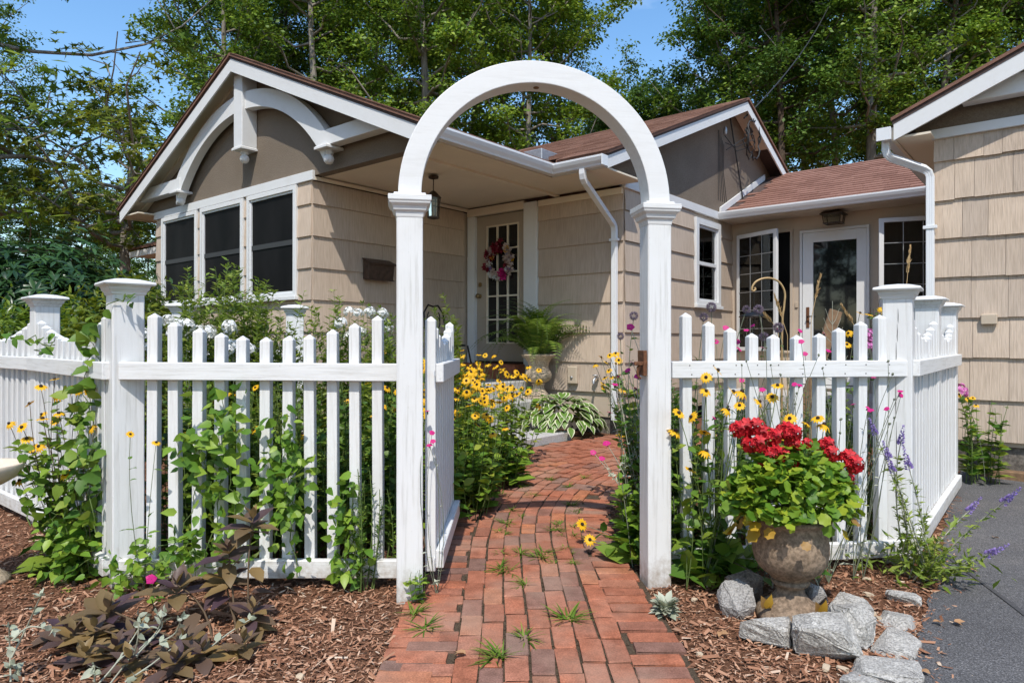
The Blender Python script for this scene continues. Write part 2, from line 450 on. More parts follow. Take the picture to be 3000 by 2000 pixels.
class T:  # leaf template: x along the leaf, y across, z up
    def __init__(s, v, f, mi=None): s.v = np.array(v, float); s.f = f; s.mi = mi or [0] * len(f)
LANCE = T([(0, 0, 0), (.25, .12, .03), (.25, 0, 0), (.25, -.12, .03), (.6, .13, .01), (.6, 0, -.03), (.6, -.13, .01), (1, 0, -.14)],
          [(0, 2, 1), (0, 3, 2), (1, 2, 5, 4), (2, 3, 6, 5), (4, 5, 7), (5, 6, 7)])
KITE = T([(0, 0, 0), (.45, .34, .05), (1, 0, -.08), (.45, -.34, .05)], [(0, 2, 1), (0, 3, 2)])
FEATH = T([(0, 0, 0), (.4, .17, .03), (1, 0, -.10), (.4, -.17, .03)], [(0, 2, 1), (0, 3, 2)])
SLIM = T([(0, 0, 0), (.4, .13, .03), (1, 0, -.12), (.4, -.13, .03)], [(0, 2, 1), (0, 3, 2)])
OVAL = T([(0, 0, 0), (.22, .26, .05), (.22, 0, 0), (.22, -.26, .05), (.58, .25, .03), (.58, 0, -.03), (.58, -.25, .03), (1, 0, -.16)],
         [(0, 2, 1), (0, 3, 2), (1, 2, 5, 4), (2, 3, 6, 5), (4, 5, 7), (5, 6, 7)])
HEART = T([(0, 0, 0), (-.06, .2, .04), (.2, .40, .06), (.25, 0, 0), (-.06, -.2, .04), (.2, -.40, .06), (.6, .26, .03), (.6, 0, -.03), (.6, -.26, .03), (1, 0, -.14)],
          [(0, 3, 2, 1), (0, 4, 5, 3), (2, 3, 7, 6), (3, 5, 8, 7), (6, 7, 9), (7, 8, 9)])
def star(n, r0, r1, asym=.3):
    v = [(.42, 0, .04)]; k = 2 * n
    for i in range(k):
        a = math.pi + 2 * math.pi * (i + .0) / k
        r = (r0 if i % 2 == 0 else r1) * (1 + asym * math.cos(a))
        v.append((.42 + r * math.cos(a), r * math.sin(a), -.10 * r + (.03 if i % 2 else -.02)))
    return T(v, [(0, 1 + i, 1 + (i + 1) % k) for i in range(k)])
MAPLE = star(5, .16, .52)
SCALLOP = T([(.5, 0, .02)] + [(.5 + .5 * (1 + .10 * math.cos(7 * a)) * math.cos(a), .5 * (1 + .10 * math.cos(7 * a)) * math.sin(a), .10 * (.5 + .5 * math.cos(3 * a + .6))) for a in [2 * math.pi * i / 14 for i in range(14)]],
            [(0, 1 + i, 1 + (i + 1) % 14) for i in range(14)])
def blade(k=4, w=.05, droop=.35):
    v = []
    for i in range(k):
        t = i / k; v += [(t, w * (1 - t * .7), -droop * t * t), (t, -w * (1 - t * .7), -droop * t * t)]
    v.append((1, 0, -droop)); f = [(2 * i, 2 * i + 1, 2 * i + 3, 2 * i + 2) for i in range(k - 1)] + [(2 * k - 2, 2 * k - 1, 2 * k)]
    return T(v, f)
BLADE = blade()

class PB:
    def __init__(s): s.V = []; s.L = []; s.C = []; s.MI = []; s.k = 0
    def leaves(s, tpl, pos, dr, up, sc, mi=0):
        pos = np.asarray(pos, float); N = len(pos)
        if N == 0: return s
        x = nrm(np.asarray(dr, float)); z = np.asarray(up, float)
        y = np.cross(z, x); bad = np.linalg.norm(y, axis=1) < 1e-4
        y[bad] = np.cross(np.array([0.3, .7, .2]), x[bad]); y = nrm(y); z = np.cross(x, y)
        sc = np.broadcast_to(np.asarray(sc, float), (N,))[:, None, None]
        tv = tpl.v[None]
        v = pos[:, None] + sc * (tv[..., 0:1] * x[:, None] + tv[..., 1:2] * y[:, None] + tv[..., 2:3] * z[:, None])
        n = len(tpl.v)
        cnt = np.array([len(f) for f in tpl.f]); flat = np.concatenate([np.array(f) for f in tpl.f])
        off = (np.arange(N) * n)[:, None]
        s.V.append(v.reshape(-1, 3)); s.L.append((flat[None] + off).ravel() + s.k)
        s.C.append(np.tile(cnt, N)); s.MI.append(np.tile(np.array(tpl.mi) + mi, N)); s.k += N * n
        return s
    def stems(s, P, r0, r1, mi=0, n=4):
        """P (N,K,3) polylines"""
        P = np.asarray(P, float); N, K, _ = P.shape
        t = nrm(np.gradient(P, axis=1)); a = np.cross(t, np.array([.31, .95, .08])); a = nrm(a); b = np.cross(t, a)
        r0 = np.broadcast_to(np.asarray(r0, float), (N,)); r1 = np.broadcast_to(np.asarray(r1, float), (N,))
        rr = (r0[:, None] + (r1 - r0)[:, None] * np.linspace(0, 1, K)[None])[..., None, None]
        th = np.arange(n) * 2 * math.pi / n
        v = P[:, :, None] + rr * (np.cos(th)[None, None, :, None] * a[:, :, None] + np.sin(th)[None, None, :, None] * b[:, :, None])
        q = np.array([[i * n + j, i * n + (j + 1) % n, (i + 1) * n + (j + 1) % n, (i + 1) * n + j] for i in range(K - 1) for j in range(n)])
        s.V.append(v.reshape(-1, 3)); s.L.append((q.ravel()[None] + (np.arange(N) * K * n)[:, None]).ravel() + s.k)
        s.C.append(np.full(N * len(q), 4)); s.MI.append(np.full(N * len(q), mi)); s.k += N * K * n
        return s
    def mesh(s, name, mats, smooth=False):
        V = np.concatenate(s.V).astype(np.float32); L = np.concatenate(s.L).astype(np.int32); C = np.concatenate(s.C).astype(np.int32)
        me = bpy.data.meshes.new(name)
        me.vertices.add(len(V)); me.vertices.foreach_set('co', V.ravel())
        me.loops.add(len(L)); me.loops.foreach_set('vertex_index', L)
        me.polygons.add(len(C)); st = np.concatenate([[0], np.cumsum(C)[:-1]]).astype(np.int32)
        me.polygons.foreach_set('loop_start', st); me.polygons.foreach_set('loop_total', C)
        me.polygons.foreach_set('material_index', np.concatenate(s.MI).astype(np.int32))
        if smooth: me.polygons.foreach_set('use_smooth', np.ones(len(C), bool))
        for m in mats: me.materials.append(M[m])
        me.update(calc_edges=True); me.validate()
        return me
    def build(s, name, mats, parent=None, smooth=False, stuff=True, **k):
        o = inst(name, s.mesh(name, mats, smooth), parent, **k)
        if stuff: o['kind'] = 'stuff'
        return o

def rdir(N, tilt=1.0):
    """random directions, tilt 0 flat .. 1 sphere"""
    d = rng.normal(size=(N, 3)); d[:, 2] *= tilt
    return nrm(d)
def upish(N, spread=.6):
    d = rng.normal(size=(N, 3)) * spread; d[:, 2] += 1
    return nrm(d)
def U(a, b, N=None): return rng.uniform(a, b, N)

def gz(x, y):
    t = min(1, max(0, (y - 5.0) / 2.6)); t = t * t * (3 - 2 * t)
    return .10 * t
def on_ground(px, py, z=0.):
    """point of the ground seen at a pixel of the 3000 x 2000 photograph"""
    d = (z - CAM_H) * 2000 / (1000 - py)
    return Vector(((px - 1500) / 2000 * d, d, z))
def at(px, py, d): return Vector(((px - 1500) / 2000 * d, d, CAM_H + (1000 - py) / 2000 * d))
# ================================================================== SETTING: ground, driveway, brick path
def sheet(name, mat, nx, ny, x0, x1, y0, y1, zf):
    xs = np.linspace(x0, x1, nx); ys = np.linspace(y0, y1, ny)
    v = [(x, y, zf(x, y)) for y in ys for x in xs]
    f = [(j * nx + i, j * nx + i + 1, (j + 1) * nx + i + 1, (j + 1) * nx + i) for j in range(ny - 1) for i in range(nx - 1)]
    return MB().add(v, f, 0, True).build(name, mat)
def gzn(x, y):
    return gz(x, y)
xs = sorted(set([-400, -200, -100, -50, -25] + list(np.arange(-12, 12.01, .25)) + [25, 50, 100, 200, 400]))
ys = sorted(set([-300, -100, -40, -15, -6] + list(np.arange(-2, 14.01, .25)) + [18, 25, 40, 80, 160, 400]))
gv = [(x, y, gz(x, y) - .004) for y in ys for x in xs]
nxs = len(xs)
gf = [(j * nxs + i, j * nxs + i + 1, (j + 1) * nxs + i + 1, (j + 1) * nxs + i) for j in range(len(ys) - 1) for i in range(nxs - 1)]
ground = MB().add(gv, gf, 0, True).build('ground', 'mulch')
tag(ground, 'brown bark mulch ground around the house', 'ground', kind='structure')

# driveway: its edge runs beside the edging stones towards the garage corner
edge = [(.35, .9), (.92, 1.75), (1.45, 2.47), (1.75, 2.92), (2.05, 3.33), (2.42, 3.85), (2.80, 4.42), (3.2, 5.0), (3.75, 5.75), (4.20, 6.38)]
fine = []
for (a, b), (c, d) in zip(edge[:-1], edge[1:]):
    for k in range(6):
        t = k / 6; fine.append((a + (c - a) * t + rnd.uniform(-.02, .02), b + (d - b) * t + rnd.uniform(-.015, .015)))
fine.append(edge[-1])
outer = [(14, y) for _, y in fine]
n = len(fine)
dv = [(x, y, gz(x, y) + .004 + (.008 if False else 0)) for x, y in fine] + [(x, y, gz(x, y) + .004) for x, y in outer]
MBd = MB().add(dv, [(i, n + i, n + i + 1, i + 1) for i in range(n - 1)], 0, True)
MBd.add([(.35, .9, .004), (14, .9, .004), (14, -6, .004), (-2.5, -6, .004)], [(0, 3, 2, 1)])
drv = MBd.build('driveway', 'asphalt')
tag(drv, 'dark grey asphalt driveway beside the mulch bed', 'driveway', kind='structure')

sp_ = [on_ground(*p) for p in ((2735, 1600), (2800, 1650), (2880, 1712), (2960, 1770), (3060, 1850), (3200, 1960))]
sv = []
for i, p in enumerate(sp_):
    q_ = (sp_[min(i + 1, 5)] - sp_[max(0, i - 1)]).normalized(); n_ = Vector((-q_.y, q_.x, 0)) * (.008 + .005 * (i % 2)); sv += [tuple(p + n_ + Vector((0, 0, .0085))), tuple(p - n_ + Vector((0, 0, .0085)))]
MB().add(sv, [(2 * i, 2 * i + 1, 2 * i + 3, 2 * i + 2) for i in range(5)]).build('tar_seam', 'tar', drv)
# brick path: columns of running bricks with crosswise edge bricks, curving towards the steps
path_pts = [(.115, 1.2), (.115, 2.0), (.115, 2.8), (.10, 3.6), (.10, 4.3), (.16, 5.0), (.36, 5.7), (.74, 6.35), (1.27, 6.95), (1.95, 7.45), (2.8, 7.9)]
def catmull(P, n=24):
    P = [np.array(p, float) for p in P]; P = [2 * P[0] - P[1]] + P + [2 * P[-1] - P[-2]]; out = []
    for i in range(1, len(P) - 2):
        for k in range(n):
            t = k / n; a, b, c, d = P[i - 1:i + 3]
            out.append(.5 * ((2 * b) + (-a + c) * t + (2 * a - 5 * b + 4 * c - d) * t * t + (-a + 3 * b - 3 * c + d) * t ** 3))
    out.append(P[-2]); return np.array(out)
PC = catmull(path_pts); seg = np.r_[0, np.cumsum(np.linalg.norm(np.diff(PC, axis=0), axis=1))]
PLEN = seg[-1]
def path_at(s_, off):
    x = np.interp(s_, seg, PC[:, 0]); y = np.interp(s_, seg, PC[:, 1])
    x2 = np.interp(s_ + .03, seg, PC[:, 0]); y2 = np.interp(s_ + .03, seg, PC[:, 1]); x1 = np.interp(s_ - .03, seg, PC[:, 0]); y1 = np.interp(s_ - .03, seg, PC[:, 1])
    d = math.atan2(y2 - y1, x2 - x1)
    return x + off * math.sin(d), y - off * math.cos(d), d
path = empty('brick_path', (0, 0, 0)); tag(path, 'red brick garden path running through the arbor to the steps', 'path', kind='structure')
# sand bed under the bricks
bed = []
for s_ in np.linspace(0, PLEN, 80):
    wl, wr = (-.56, .56)
    f_ = min(1, max(0, (s_ - 3.9) / 1.2)); wl -= .42 * f_; wr += .25 * f_
    a = path_at(s_, wl); b = path_at(s_, wr)
    bed.append([(a[0], a[1], gz(a[0], a[1]) + .003), (b[0], b[1], gz(b[0], b[1]) + .003)])
bv = [p for r_ in bed for p in r_]
MB().add(bv, [(2 * i, 2 * i + 1, 2 * i + 3, 2 * i + 2) for i in range(len(bed) - 1)], 0, True).build('sand_bed', 'joint', path)
brick_m = []
for q in range(4):
    mb = MB().box(-.0975, .0975, -.0435, .0435, -.03, .0)
    me = mb.mesh('brick', 'brick', bevel=.005, seg=2)
    for v_ in me.vertices:
        v_.co.x += rnd.uniform(-.003, .003); v_.co.y += rnd.uniform(-.003, .003)
    brick_m.append(me)
bricks = []
CW = .0965
s_ = .02
for col in range(-10, 9):
    off = (col + .0) * CW
    ph = rnd.uniform(0, .2)
    s0 = -.1 + ph
    while s0 < PLEN - .1:
        f_ = min(1, max(0, (s0 - 3.9) / 1.2))
        lo, hi = -3 - round(4.4 * f_), 3 + round(2.4 * f_)
        L = .205 * rnd.uniform(.97, 1.03)
        if lo <= col <= hi and s0 > 0:
            bricks.append((s0 + L / 2, off + rnd.uniform(-.004, .004), 0))
        s0 += L
for side in (-1, 1):
    s0 = .02
    while s0 < PLEN - .1:
        f_ = min(1, max(0, (s0 - 3.9) / 1.2))
        k_ = (3 + round(4.4 * f_)) if side < 0 else (3 + round(2.4 * f_))
        off = side * (k_ * CW + .05 + .105)
        if not (side < 0 and s0 < 1.05):
            bricks.append((s0, off + rnd.uniform(-.02, .02), math.pi / 2))
        s0 += .0985 * rnd.uniform(.97, 1.04)
# extra loose bricks sunk into the mulch at the near left
for k in range(14):
    bricks.append((.75 + .1 * k, -.50 - .02 * rnd.random(), math.pi / 2))
items = []
for (ss, off, r_) in bricks:
    x, y, d = path_at(ss, off)
    items.append((y + abs(x) * .2, x, y, d + r_ + rnd.uniform(-.022, .022)))
items.sort()
stuffb = MB()
nb = 0
for _, x, y, a in items:
    if y < 1.85 or abs(x) / y > .8: continue
    z = gz(x, y) + .015 + rnd.uniform(-.004, .004)
    tilt = (rnd.uniform(-.02, .02), rnd.uniform(-.012, .012), a)
    if nb < 300:
        inst('brick', brick_m[nb % 4], path, (x, y, z), tilt); nb += 1
    else:
        mb = MB().box(-.099, .099, -.0455, .0455, -.03, 0)
        mb.xf(Matrix.Translation((x, y, z)) @ Matrix.Rotation(a, 4, 'Z'))
        stuffb.v, k0 = stuffb.v + mb.v, len(stuffb.v)
        for f in mb.f: stuffb.f.append(tuple(i + k0 for i in f)); stuffb.mi.append(0); stuffb.sm.append(False)
o = stuffb.build('far_bricks', 'brick', path, bevel=.004); o['kind'] = 'stuff'

# ================================================================== HOUSE (local x to the right along the front, y into the depth)
HA = R(39.5)
AX, AY = -2.2815, 7.8
house = empty('house', (AX, AY, 0), -HA, 'beige shingled single storey house with brown stucco gables and a connected garage', 'house')
def hw(x, y, z=0.):
    """house coordinates to world"""
    return Vector((AX + x * math.cos(HA) + y * math.sin(HA), AY - x * math.sin(HA) + y * math.cos(HA), z))
CZ = [.60, .964, 1.33, 1.696, 2.062, 2.428, 2.794, 3.05]
def course_x(x0, x1, z0, z1, y, name='siding_course'):
    """a strip of siding on a wall that faces -y; thicker at its lower edge"""
    return MB().prism([(y - .026, z0), (y - .006, z1 + .004), (y + .004, z1 + .004), (y + .004, z0)], 'x', x0, x1).build(name, 'siding', house)
def course_y(y0, y1, z0, z1, x):
    """a strip of siding on a wall that faces +x"""
    return MB().prism([(x + .026, z0), (x + .006, z1 + .004), (x - .004, z1 + .004), (x - .004, z0)], 'y', y0, y1).build('siding_course', 'siding', house)
def split(a, b, L):
    n_ = max(1, round((b - a) / L)); c = [a] + [a + (b - a) * (i + rnd.uniform(-.2, .2)) / n_ for i in range(1, n_)] + [b]
    return list(zip(c[:-1], c[1:]))

# ---- wall bodies
box('wall', 'taupe', house, -4.0, -.02, .006, .16, .3, 3.05)                    # gable front
box('wall', 'taupe', house, -.16, -.004, .165, 2.58, .3, 3.05)                   # porch side
box('wall', 'taupe', house, -4.0, -3.84, .165, 9.0, .3, 3.05)
box('wall', 'taupe', house, 1.28, 2.555, 2.592, 2.76, .3, 3.05)                 # right of the front door
box('wall', 'taupe', house, 2.40, 2.555, 2.765, 4.54, .3, 3.15); box('wall', 'taupe', house, 2.40, 2.555, 5.37, 9.2, .3, 3.15); box('wall', 'taupe', house, 2.40, 2.555, 4.54, 5.37, .3, 1.77); box('wall', 'taupe', house, 2.40, 2.555, 4.54, 5.37, 2.96, 3.15)                  # right gable side
box('foundation', 'foundation', house, -3.97, -.03, .03, .15, -.1, .60)
box('foundation', 'foundation', house, 1.0, 2.53, 2.61, 2.75, -.1, .60)
# ---- siding courses
for i in range(7):
    z0, z1 = CZ[i], CZ[i + 1]
    for a, b in split(.0, 2.50, 1.25): course_y(a, b - .003, z0, z1, 0.0)
    for a, b in split(1.285, 2.561, 1.3): course_x(a, b - .003, z0, z1, 2.586)
    for a, b in split(2.586, 5.9, 1.2):
        if z0 >= 1.6 and a < 5.4 and b > 4.5: continue
        course_y(a, b - .003, z0, z1, 2.561)
    if i >= 3:
        course_y(2.586, 4.50, z0, z1, 2.5612) ; course_y(5.41, 5.9, z0, z1, 2.5612)
    if i < 3:
        for a, b in split(-4.02, 0.0, 1.35): course_x(a, b - .003, z0, z1, 0.0)
    else:
        course_x(-4.02, -3.79, z0, z1, 0.0); course_x(-2.69, -2.59, z0, z1, 0.0); course_x(-1.46, -1.36, z0, z1, 0.0); course_x(-.27, .0, z0, z1, 0.0)
# ---- band board, window trim
box('band_board', 'trim', house, -4.06, .05, -.034, .004, 3.056, 3.165, .003)
MB().box(.027, .05, .0, 2.58, 3.06, 3.10).build('ceiling_trim', 'soffit', house)

def dh_window(x0, x1, z0, z1, rail=True, y=0.):
    w_ = empty('window'); w_.parent = house
    f = .055
    mb = MB(); mb.box(x0, x0 + f, y - .045, y + .05, z0, z1); mb.box(x1 - f, x1, y - .045, y + .05, z0, z1); mb.box(x0 + f, x1 - f, y - .045, y + .05, z1 - f, z1); mb.box(x0 + f, x1 - f, y - .045, y + .05, z0, z0 + f * .7)
    mb.build('frame', 'trim', w_, .003)
    mb = MB(); g = .025
    a, b, c, d = x0 + f, x1 - f, z0 + f * .7, z1 - f
    mb.box(a, a + g, y - .025, y + .03, c, d); mb.box(b - g, b, y - .025, y + .03, c, d); mb.box(a + g, b - g, y - .025, y + .03, d - g, d); mb.box(a + g, b - g, y - .025, y + .03, c, c + g)
    mb.build('sash', 'alum', w_, .002)
    box('pane', 'pane', w_, a + g, b - g, y + .02, y + .028, c + g, d - g)
    box('screen', 'screen', w_, a + g, b - g, y - .006, y - .003, c + g, d - g)
    box('sill', 'trim', w_, x0 - .03, x1 + .03, y - .075, y - .003, z0 - .045, z0 - .003, .004)
    if rail: box('meeting_rail', 'greyrail', w_, a + g, b - g, y - .018, y - .0065, (c + d) / 2 - .03, (c + d) / 2 + .03)
    return w_
M['greyrail'] = plain('screened_rail', (.04, .04, .04), .6)
dh_window(-3.79, -2.69, 1.75, 3.045); dh_window(-2.59, -1.46, 1.75, 3.045); dh_window(-1.36, -.27, 1.75, 3.045)

# ---- gable A: stucco, roof, rake, brackets
AP, SL, ZR = -1.275, .443, 4.755      # ridge x, slope, ridge height
def za(x): return ZR - SL * abs(x - AP)
EL, ER = -4.65, 2.12
t_ = .10
MB().prism([(EL + .1, 3.168), (ER - .12, 3.168), (ER - .12, za(ER - .12) - t_), (AP, ZR - t_), (EL + .1, za(EL + .1) - t_)], 'y', .0, .12).build('gable_wall', 'stucco', house)
ra = empty('roof'); ra.parent = house
def slab(x0, x1, y0, y1, zt, th, mat, name, par):
    return MB().prism([(x0, zt(x0)), (x1, zt(x1)), (x1, zt(x1) - th), (x0, zt(x0) - th)], 'y', y0, y1).build(name, mat, par)
slab(EL, AP, -.32, 7.5, za, .035, 'roof', 'roof_slope', ra); slab(AP, ER, -.32, 5.2, za, .035, 'roof', 'roof_slope', ra)
slab(EL + .01, AP, -.30, 7.4, lambda x: za(x) - .0355, .03, 'drip', 'roof_deck', ra); slab(AP, ER - .01, -.30, 5.1, lambda x: za(x) - .0355, .03, 'drip', 'roof_deck', ra)
slab(EL + .02, AP, -.275, 0.0, lambda x: za(x) - .066, .03, 'soffit', 'rake_soffit', ra); slab(AP, ER - .02, -.275, 0.0, lambda x: za(x) - .066, .03, 'soffit', 'rake_soffit', ra)
slab(EL + .02, AP, -.298, -.276, lambda x: za(x) - .067, .155, 'trim', 'rake_board', ra); slab(AP, ER - .02, -.298, -.276, lambda x: za(x) - .067, .155, 'trim', 'rake_board', ra)
slab(EL + .06, AP, -.08, -.003, lambda x: za(x) - .098, .05, 'soffit', 'lookout_board', ra)
# eave soffit and porch ceiling
box('eave_soffit', 'soffit', house, EL + .04, -4.03, -.27, 7.4, 3.13, 3.15)
box('eave_soffit', 'soffit', house, 1.62, ER - .04, .0, 2.58, 3.10, 3.12)
box('porch_ceiling', 'soffit', house, .0, 1.615, .125, 2.58, 3.115, 3.13)
box('gable_skirt', 'stucco', house, .052, ER - .12, .0, .12, 3.112, 3.1675)
box('porch_beam', 'soffit', house, 1.56, 1.62, .125, 2.58, 3.075, 3.114)
box('fascia', 'soffit', house, EL + .015, EL + .04, -.275, 7.4, 3.11, 3.20)
# roof edge courses on the right slope (seen edge-on above the rake)
edgeb = MB()
for k in range(25):
    x1 = ER + .02 - k * .135
    if x1 - .14 < AP: break
    edgeb.add([(x1, -.33, za(x1) + .014), (x1 - .14, -.33, za(x1 - .14) + .004), (x1 - .14, 5.0, za(x1 - .14) + .004), (x1, 5.0, za(x1) + .014), (x1, -.33, za(x1) + .002), (x1, 5., za(x1) + .002), (x1 - .14, -.33, za(x1 - .14) + .001)], [(0, 3, 2, 1), (0, 4, 5, 3), (0, 1, 6, 4)])
    xl = 2 * AP - x1
    edgeb.add([(xl, -.33, za(xl) + .014), (xl + .14, -.33, za(xl + .14) + .004), (xl + .14, 5.0, za(xl + .14) + .004), (xl, 5.0, za(xl) + .014), (xl, -.33, za(xl) + .002), (xl, 5., za(xl) + .002), (xl + .14, -.33, za(xl + .14) + .001)], [(0, 1, 2, 3), (0, 3, 5, 4), (0, 4, 6, 1)])
o = edgeb.build('shingle_courses', 'roof', ra); o['kind'] = 'stuff'

br = empty('gable_bracket'); br.parent = house
def arc(x_from, x_to, r0, r1, y0, y1, zc=1.99, n_=18):
    pts = []
    for k in range(n_ + 1):
        x = x_from + (x_to - x_from) * k / n_; d = x - AP; pts.append((x, zc + math.sqrt(max(0, r1 * r1 - d * d))))
    for k in range(n_, -1, -1):
        x = x_from + (x_to - x_from) * k / n_; d = x - AP; pts.append((x, zc + math.sqrt(max(0, r0 * r0 - d * d))))
    mb = MB(); N_ = n_ + 1
    for k in range(n_):
        q = [pts[k], pts[k + 1], pts[2 * N_ - 2 - k], pts[2 * N_ - 1 - k]]
        mb.add([(p[0], y0, p[1]) for p in q] + [(p[0], y1, p[1]) for p in q], [(0, 3, 2, 1), (4, 5, 6, 7), (0, 1, 5, 4), (2, 3, 7, 6)] + ([(0, 4, 7, 3)] if k == 0 else []) + ([(1, 2, 6, 5)] if k == n_ - 1 else []))
    return mb
arc(AP + .10, .47, 2.10, 2.31, -.165, -.055).build('arched_brace', 'trim', br)
arc(-3.03, AP - .10, 2.10, 2.31, -.165, -.055).build('arched_brace', 'trim', br)
box('king_post', 'trim', br, AP - .1, AP + .1, -.205, -.003, 3.63, 4.60, .006)
MB().prism([(.36, 3.33), (1.69, 3.33), (1.30, 3.50), (.36, 3.50)], 'y', -.175, -.045).build('bracket_arm', 'trim', br, .004)
MB().prism([(-2.90, 3.33), (-2.90, 3.50), (-3.85, 3.50), (-4.24, 3.33)], 'y', -.175, -.045).build('bracket_arm', 'trim', br, .004)
def finial(x, z):
    mb = MB(); mb.rings([((.112, .112), z - .035), ((.112, .112), z - .012), ((.10, .10), z)])
    mb.xf(Matrix.Translation((x, -.115, 0)))
    pr = [(.001, -.175), (.03, -.17), (.052, -.145), (.058, -.12), (.05, -.092), (.035, -.078), (.03, -.07), (.05, -.06), (.055, -.05), (.04, -.04), (.05, -.03), (.05, -.02)]
    mb.lathe(pr, 20, (x, -.115, z - .014)); mb.build('drop_finial', 'trim', br)
finial(AP, 3.63); finial(.475, 3.33); finial(-2.99, 3.33)
# ---- main roof (behind), its right gable
RY, RZ, SB, EB = 5.85, 4.97, .412, 1.75
def zb(y): return RZ - SB * abs(y - RY)
rb = empty('roof'); rb.parent = house
def slabx(y0, y1, x0, x1, zt, th, mat, name, par):
    return MB().prism([(y0, zt(y0)), (y1, zt(y1)), (y1, zt(y1) - th), (y0, zt(y0) - th)], 'x', x0, x1).build(name, mat, par)
XR = 2.86
for (a, b, c, d) in ((EB, RY, 2.16, XR), (2.35, RY, -4.05, 2.16), (EB, RY, -9.6, -4.66), (RY, 9.5, -9.6, XR)):
    slabx(a, b, c, d, zb, .035, 'roof', 'roof_slope', rb)
slabx(EB + .01, RY, 2.2, XR - .02, lambda y: zb(y) - .0355, .03, 'drip', 'roof_deck', rb); slabx(RY, 9.5, 2.2, XR - .02, lambda y: zb(y) - .0355, .03, 'drip', 'roof_deck', rb)
slabx(EB + .02, RY, XR - .044, XR - .022, lambda y: zb(y) - .05, .15, 'trim', 'rake_board', rb); slabx(RY, 9.5, XR - .044, XR - .022, lambda y: zb(y) - .05, .15, 'trim', 'rake_board', rb)
slabx(EB + .05, RY, 2.57, XR - .046, lambda y: zb(y) - .10, .02, 'trim', 'rake_soffit', rb); slabx(RY, 6.9, 2.57, XR - .046, lambda y: zb(y) - .10, .02, 'soffit', 'rake_soffit', rb)
cb = MB()
for k in range(40):
    y0 = EB - .02 + k * .125
    if y0 + .13 > RY: break
    for x0, x1 in split(-1.2 if y0 > 2.35 else 2.18, XR + .01, .33):
        dz = rnd.uniform(.008, .014)
        cb.add([(x0 + .004, y0, zb(y0) + dz), (x1, y0, zb(y0) + dz), (x1, y0 + .14, zb(y0 + .14) + .003), (x0 + .004, y0 + .14, zb(y0 + .14) + .003), (x0 + .004, y0, zb(y0) + .001), (x1, y0, zb(y0) + .001), (x1, y0 + .14, zb(y0 + .14) + .001)], [(0, 1, 2, 3), (0, 4, 5, 1), (1, 5, 6, 2)])
o = cb.build('shingle_courses', 'roof', rb); o['kind'] = 'stuff'
MB().prism([(1.9, 3.168), (9.2, 3.168), (9.2, zb(9.2) - .08), (RY, RZ - .08), (1.9, zb(1.9) - .08)], 'x', 2.45, 2.563).build('gable_wall', 'stucco', house)
box('band_board', 'trim', house, 2.556, 2.597, 2.55, 5.9, 3.054, 3.165, .003)
box('band_board', 'soffit', house, 1.30, 2.555, 2.545, 2.584, 2.985, 3.062, .003)
box('eave_soffit', 'soffit', house, 2.085, XR - .05, 1.78, 2.58, 3.095, 3.115)
box('fascia', 'trim', house, 2.10, XR - .05, 1.752, 1.778, 3.10, 3.20)
box('eave_soffit', 'soffit', house, -9.5, -4.67, 1.78, 2.5, 3.10, 3.12)
box('fascia', 'trim', house, -9.55, -4.67, 1.75, 1.778, 3.08, 3.21)
box('wall', 'siding', house, -9.2, -4.01, 2.45, 2.6, .3, 3.0)
# small flashing and vent in the valley
vb = MB(); vb.box(1.25, 1.62, 2.2, 2.55, 3.45, 3.62); vb.build('roof_vent', 'galv', house, .01)
# right gable window with blind
wy0, wy1, wz0, wz1 = 4.52, 5.39, 1.75, 2.98
w_ = empty('window'); w_.parent = house
mb = MB(); f = .09; X = 2.561
for (a, b, c, d) in ((wy0, wy0 + f, wz0, wz1), (wy1 - f, wy1, wz0, wz1), (wy0 + f, wy1 - f, wz1 - f, wz1), (wy0 + f, wy1 - f, wz0, wz0 + .05)): mb.box(X - .05, X + .045, a, b, c, d)
mb.build('frame', 'trim', w_, .003)
mb = MB(); a, b, c, d = wy0 + f, wy1 - f, wz0 + .05, wz1 - f; g = .035
for (p, q, r_, s_) in ((a, a + g, c, d), (b - g, b, c, d), (a + g, b - g, d - g, d), (a + g, b - g, c, c + g), (a + g, b - g, (c + d) / 2 - .025, (c + d) / 2 + .025)): mb.box(X - .03, X + .02, p, q, r_, s_)
mb.build('sash', 'alum', w_, .002)
box('pane', 'clear', w_, X - .012, X - .008, a + g, b - g, c + g, d - g)
mb = MB()
for k in range(22): mb.prism([(a + .02, 0), (b - .02, 0), (b - .02, .004), (a + .02, .004)], 'x', -.02, .02); mb.xf(Matrix.Translation((X - .055, 0, c + .03 + k * .048)) @ Matrix.Rotation(.7, 4, 'Y'), len(mb.v) - 8)
o = mb.build('blind', 'trim', w_); o['kind'] = 'stuff'
box('room_shade', 'interior', w_, X - .152, X - .15, a - .05, b + .05, c - .05, d + .05)
box('sill', 'trim', w_, X, X + .07, wy0 - .03, wy1 + .03, wz0 - .05, wz0 - .003, .004)

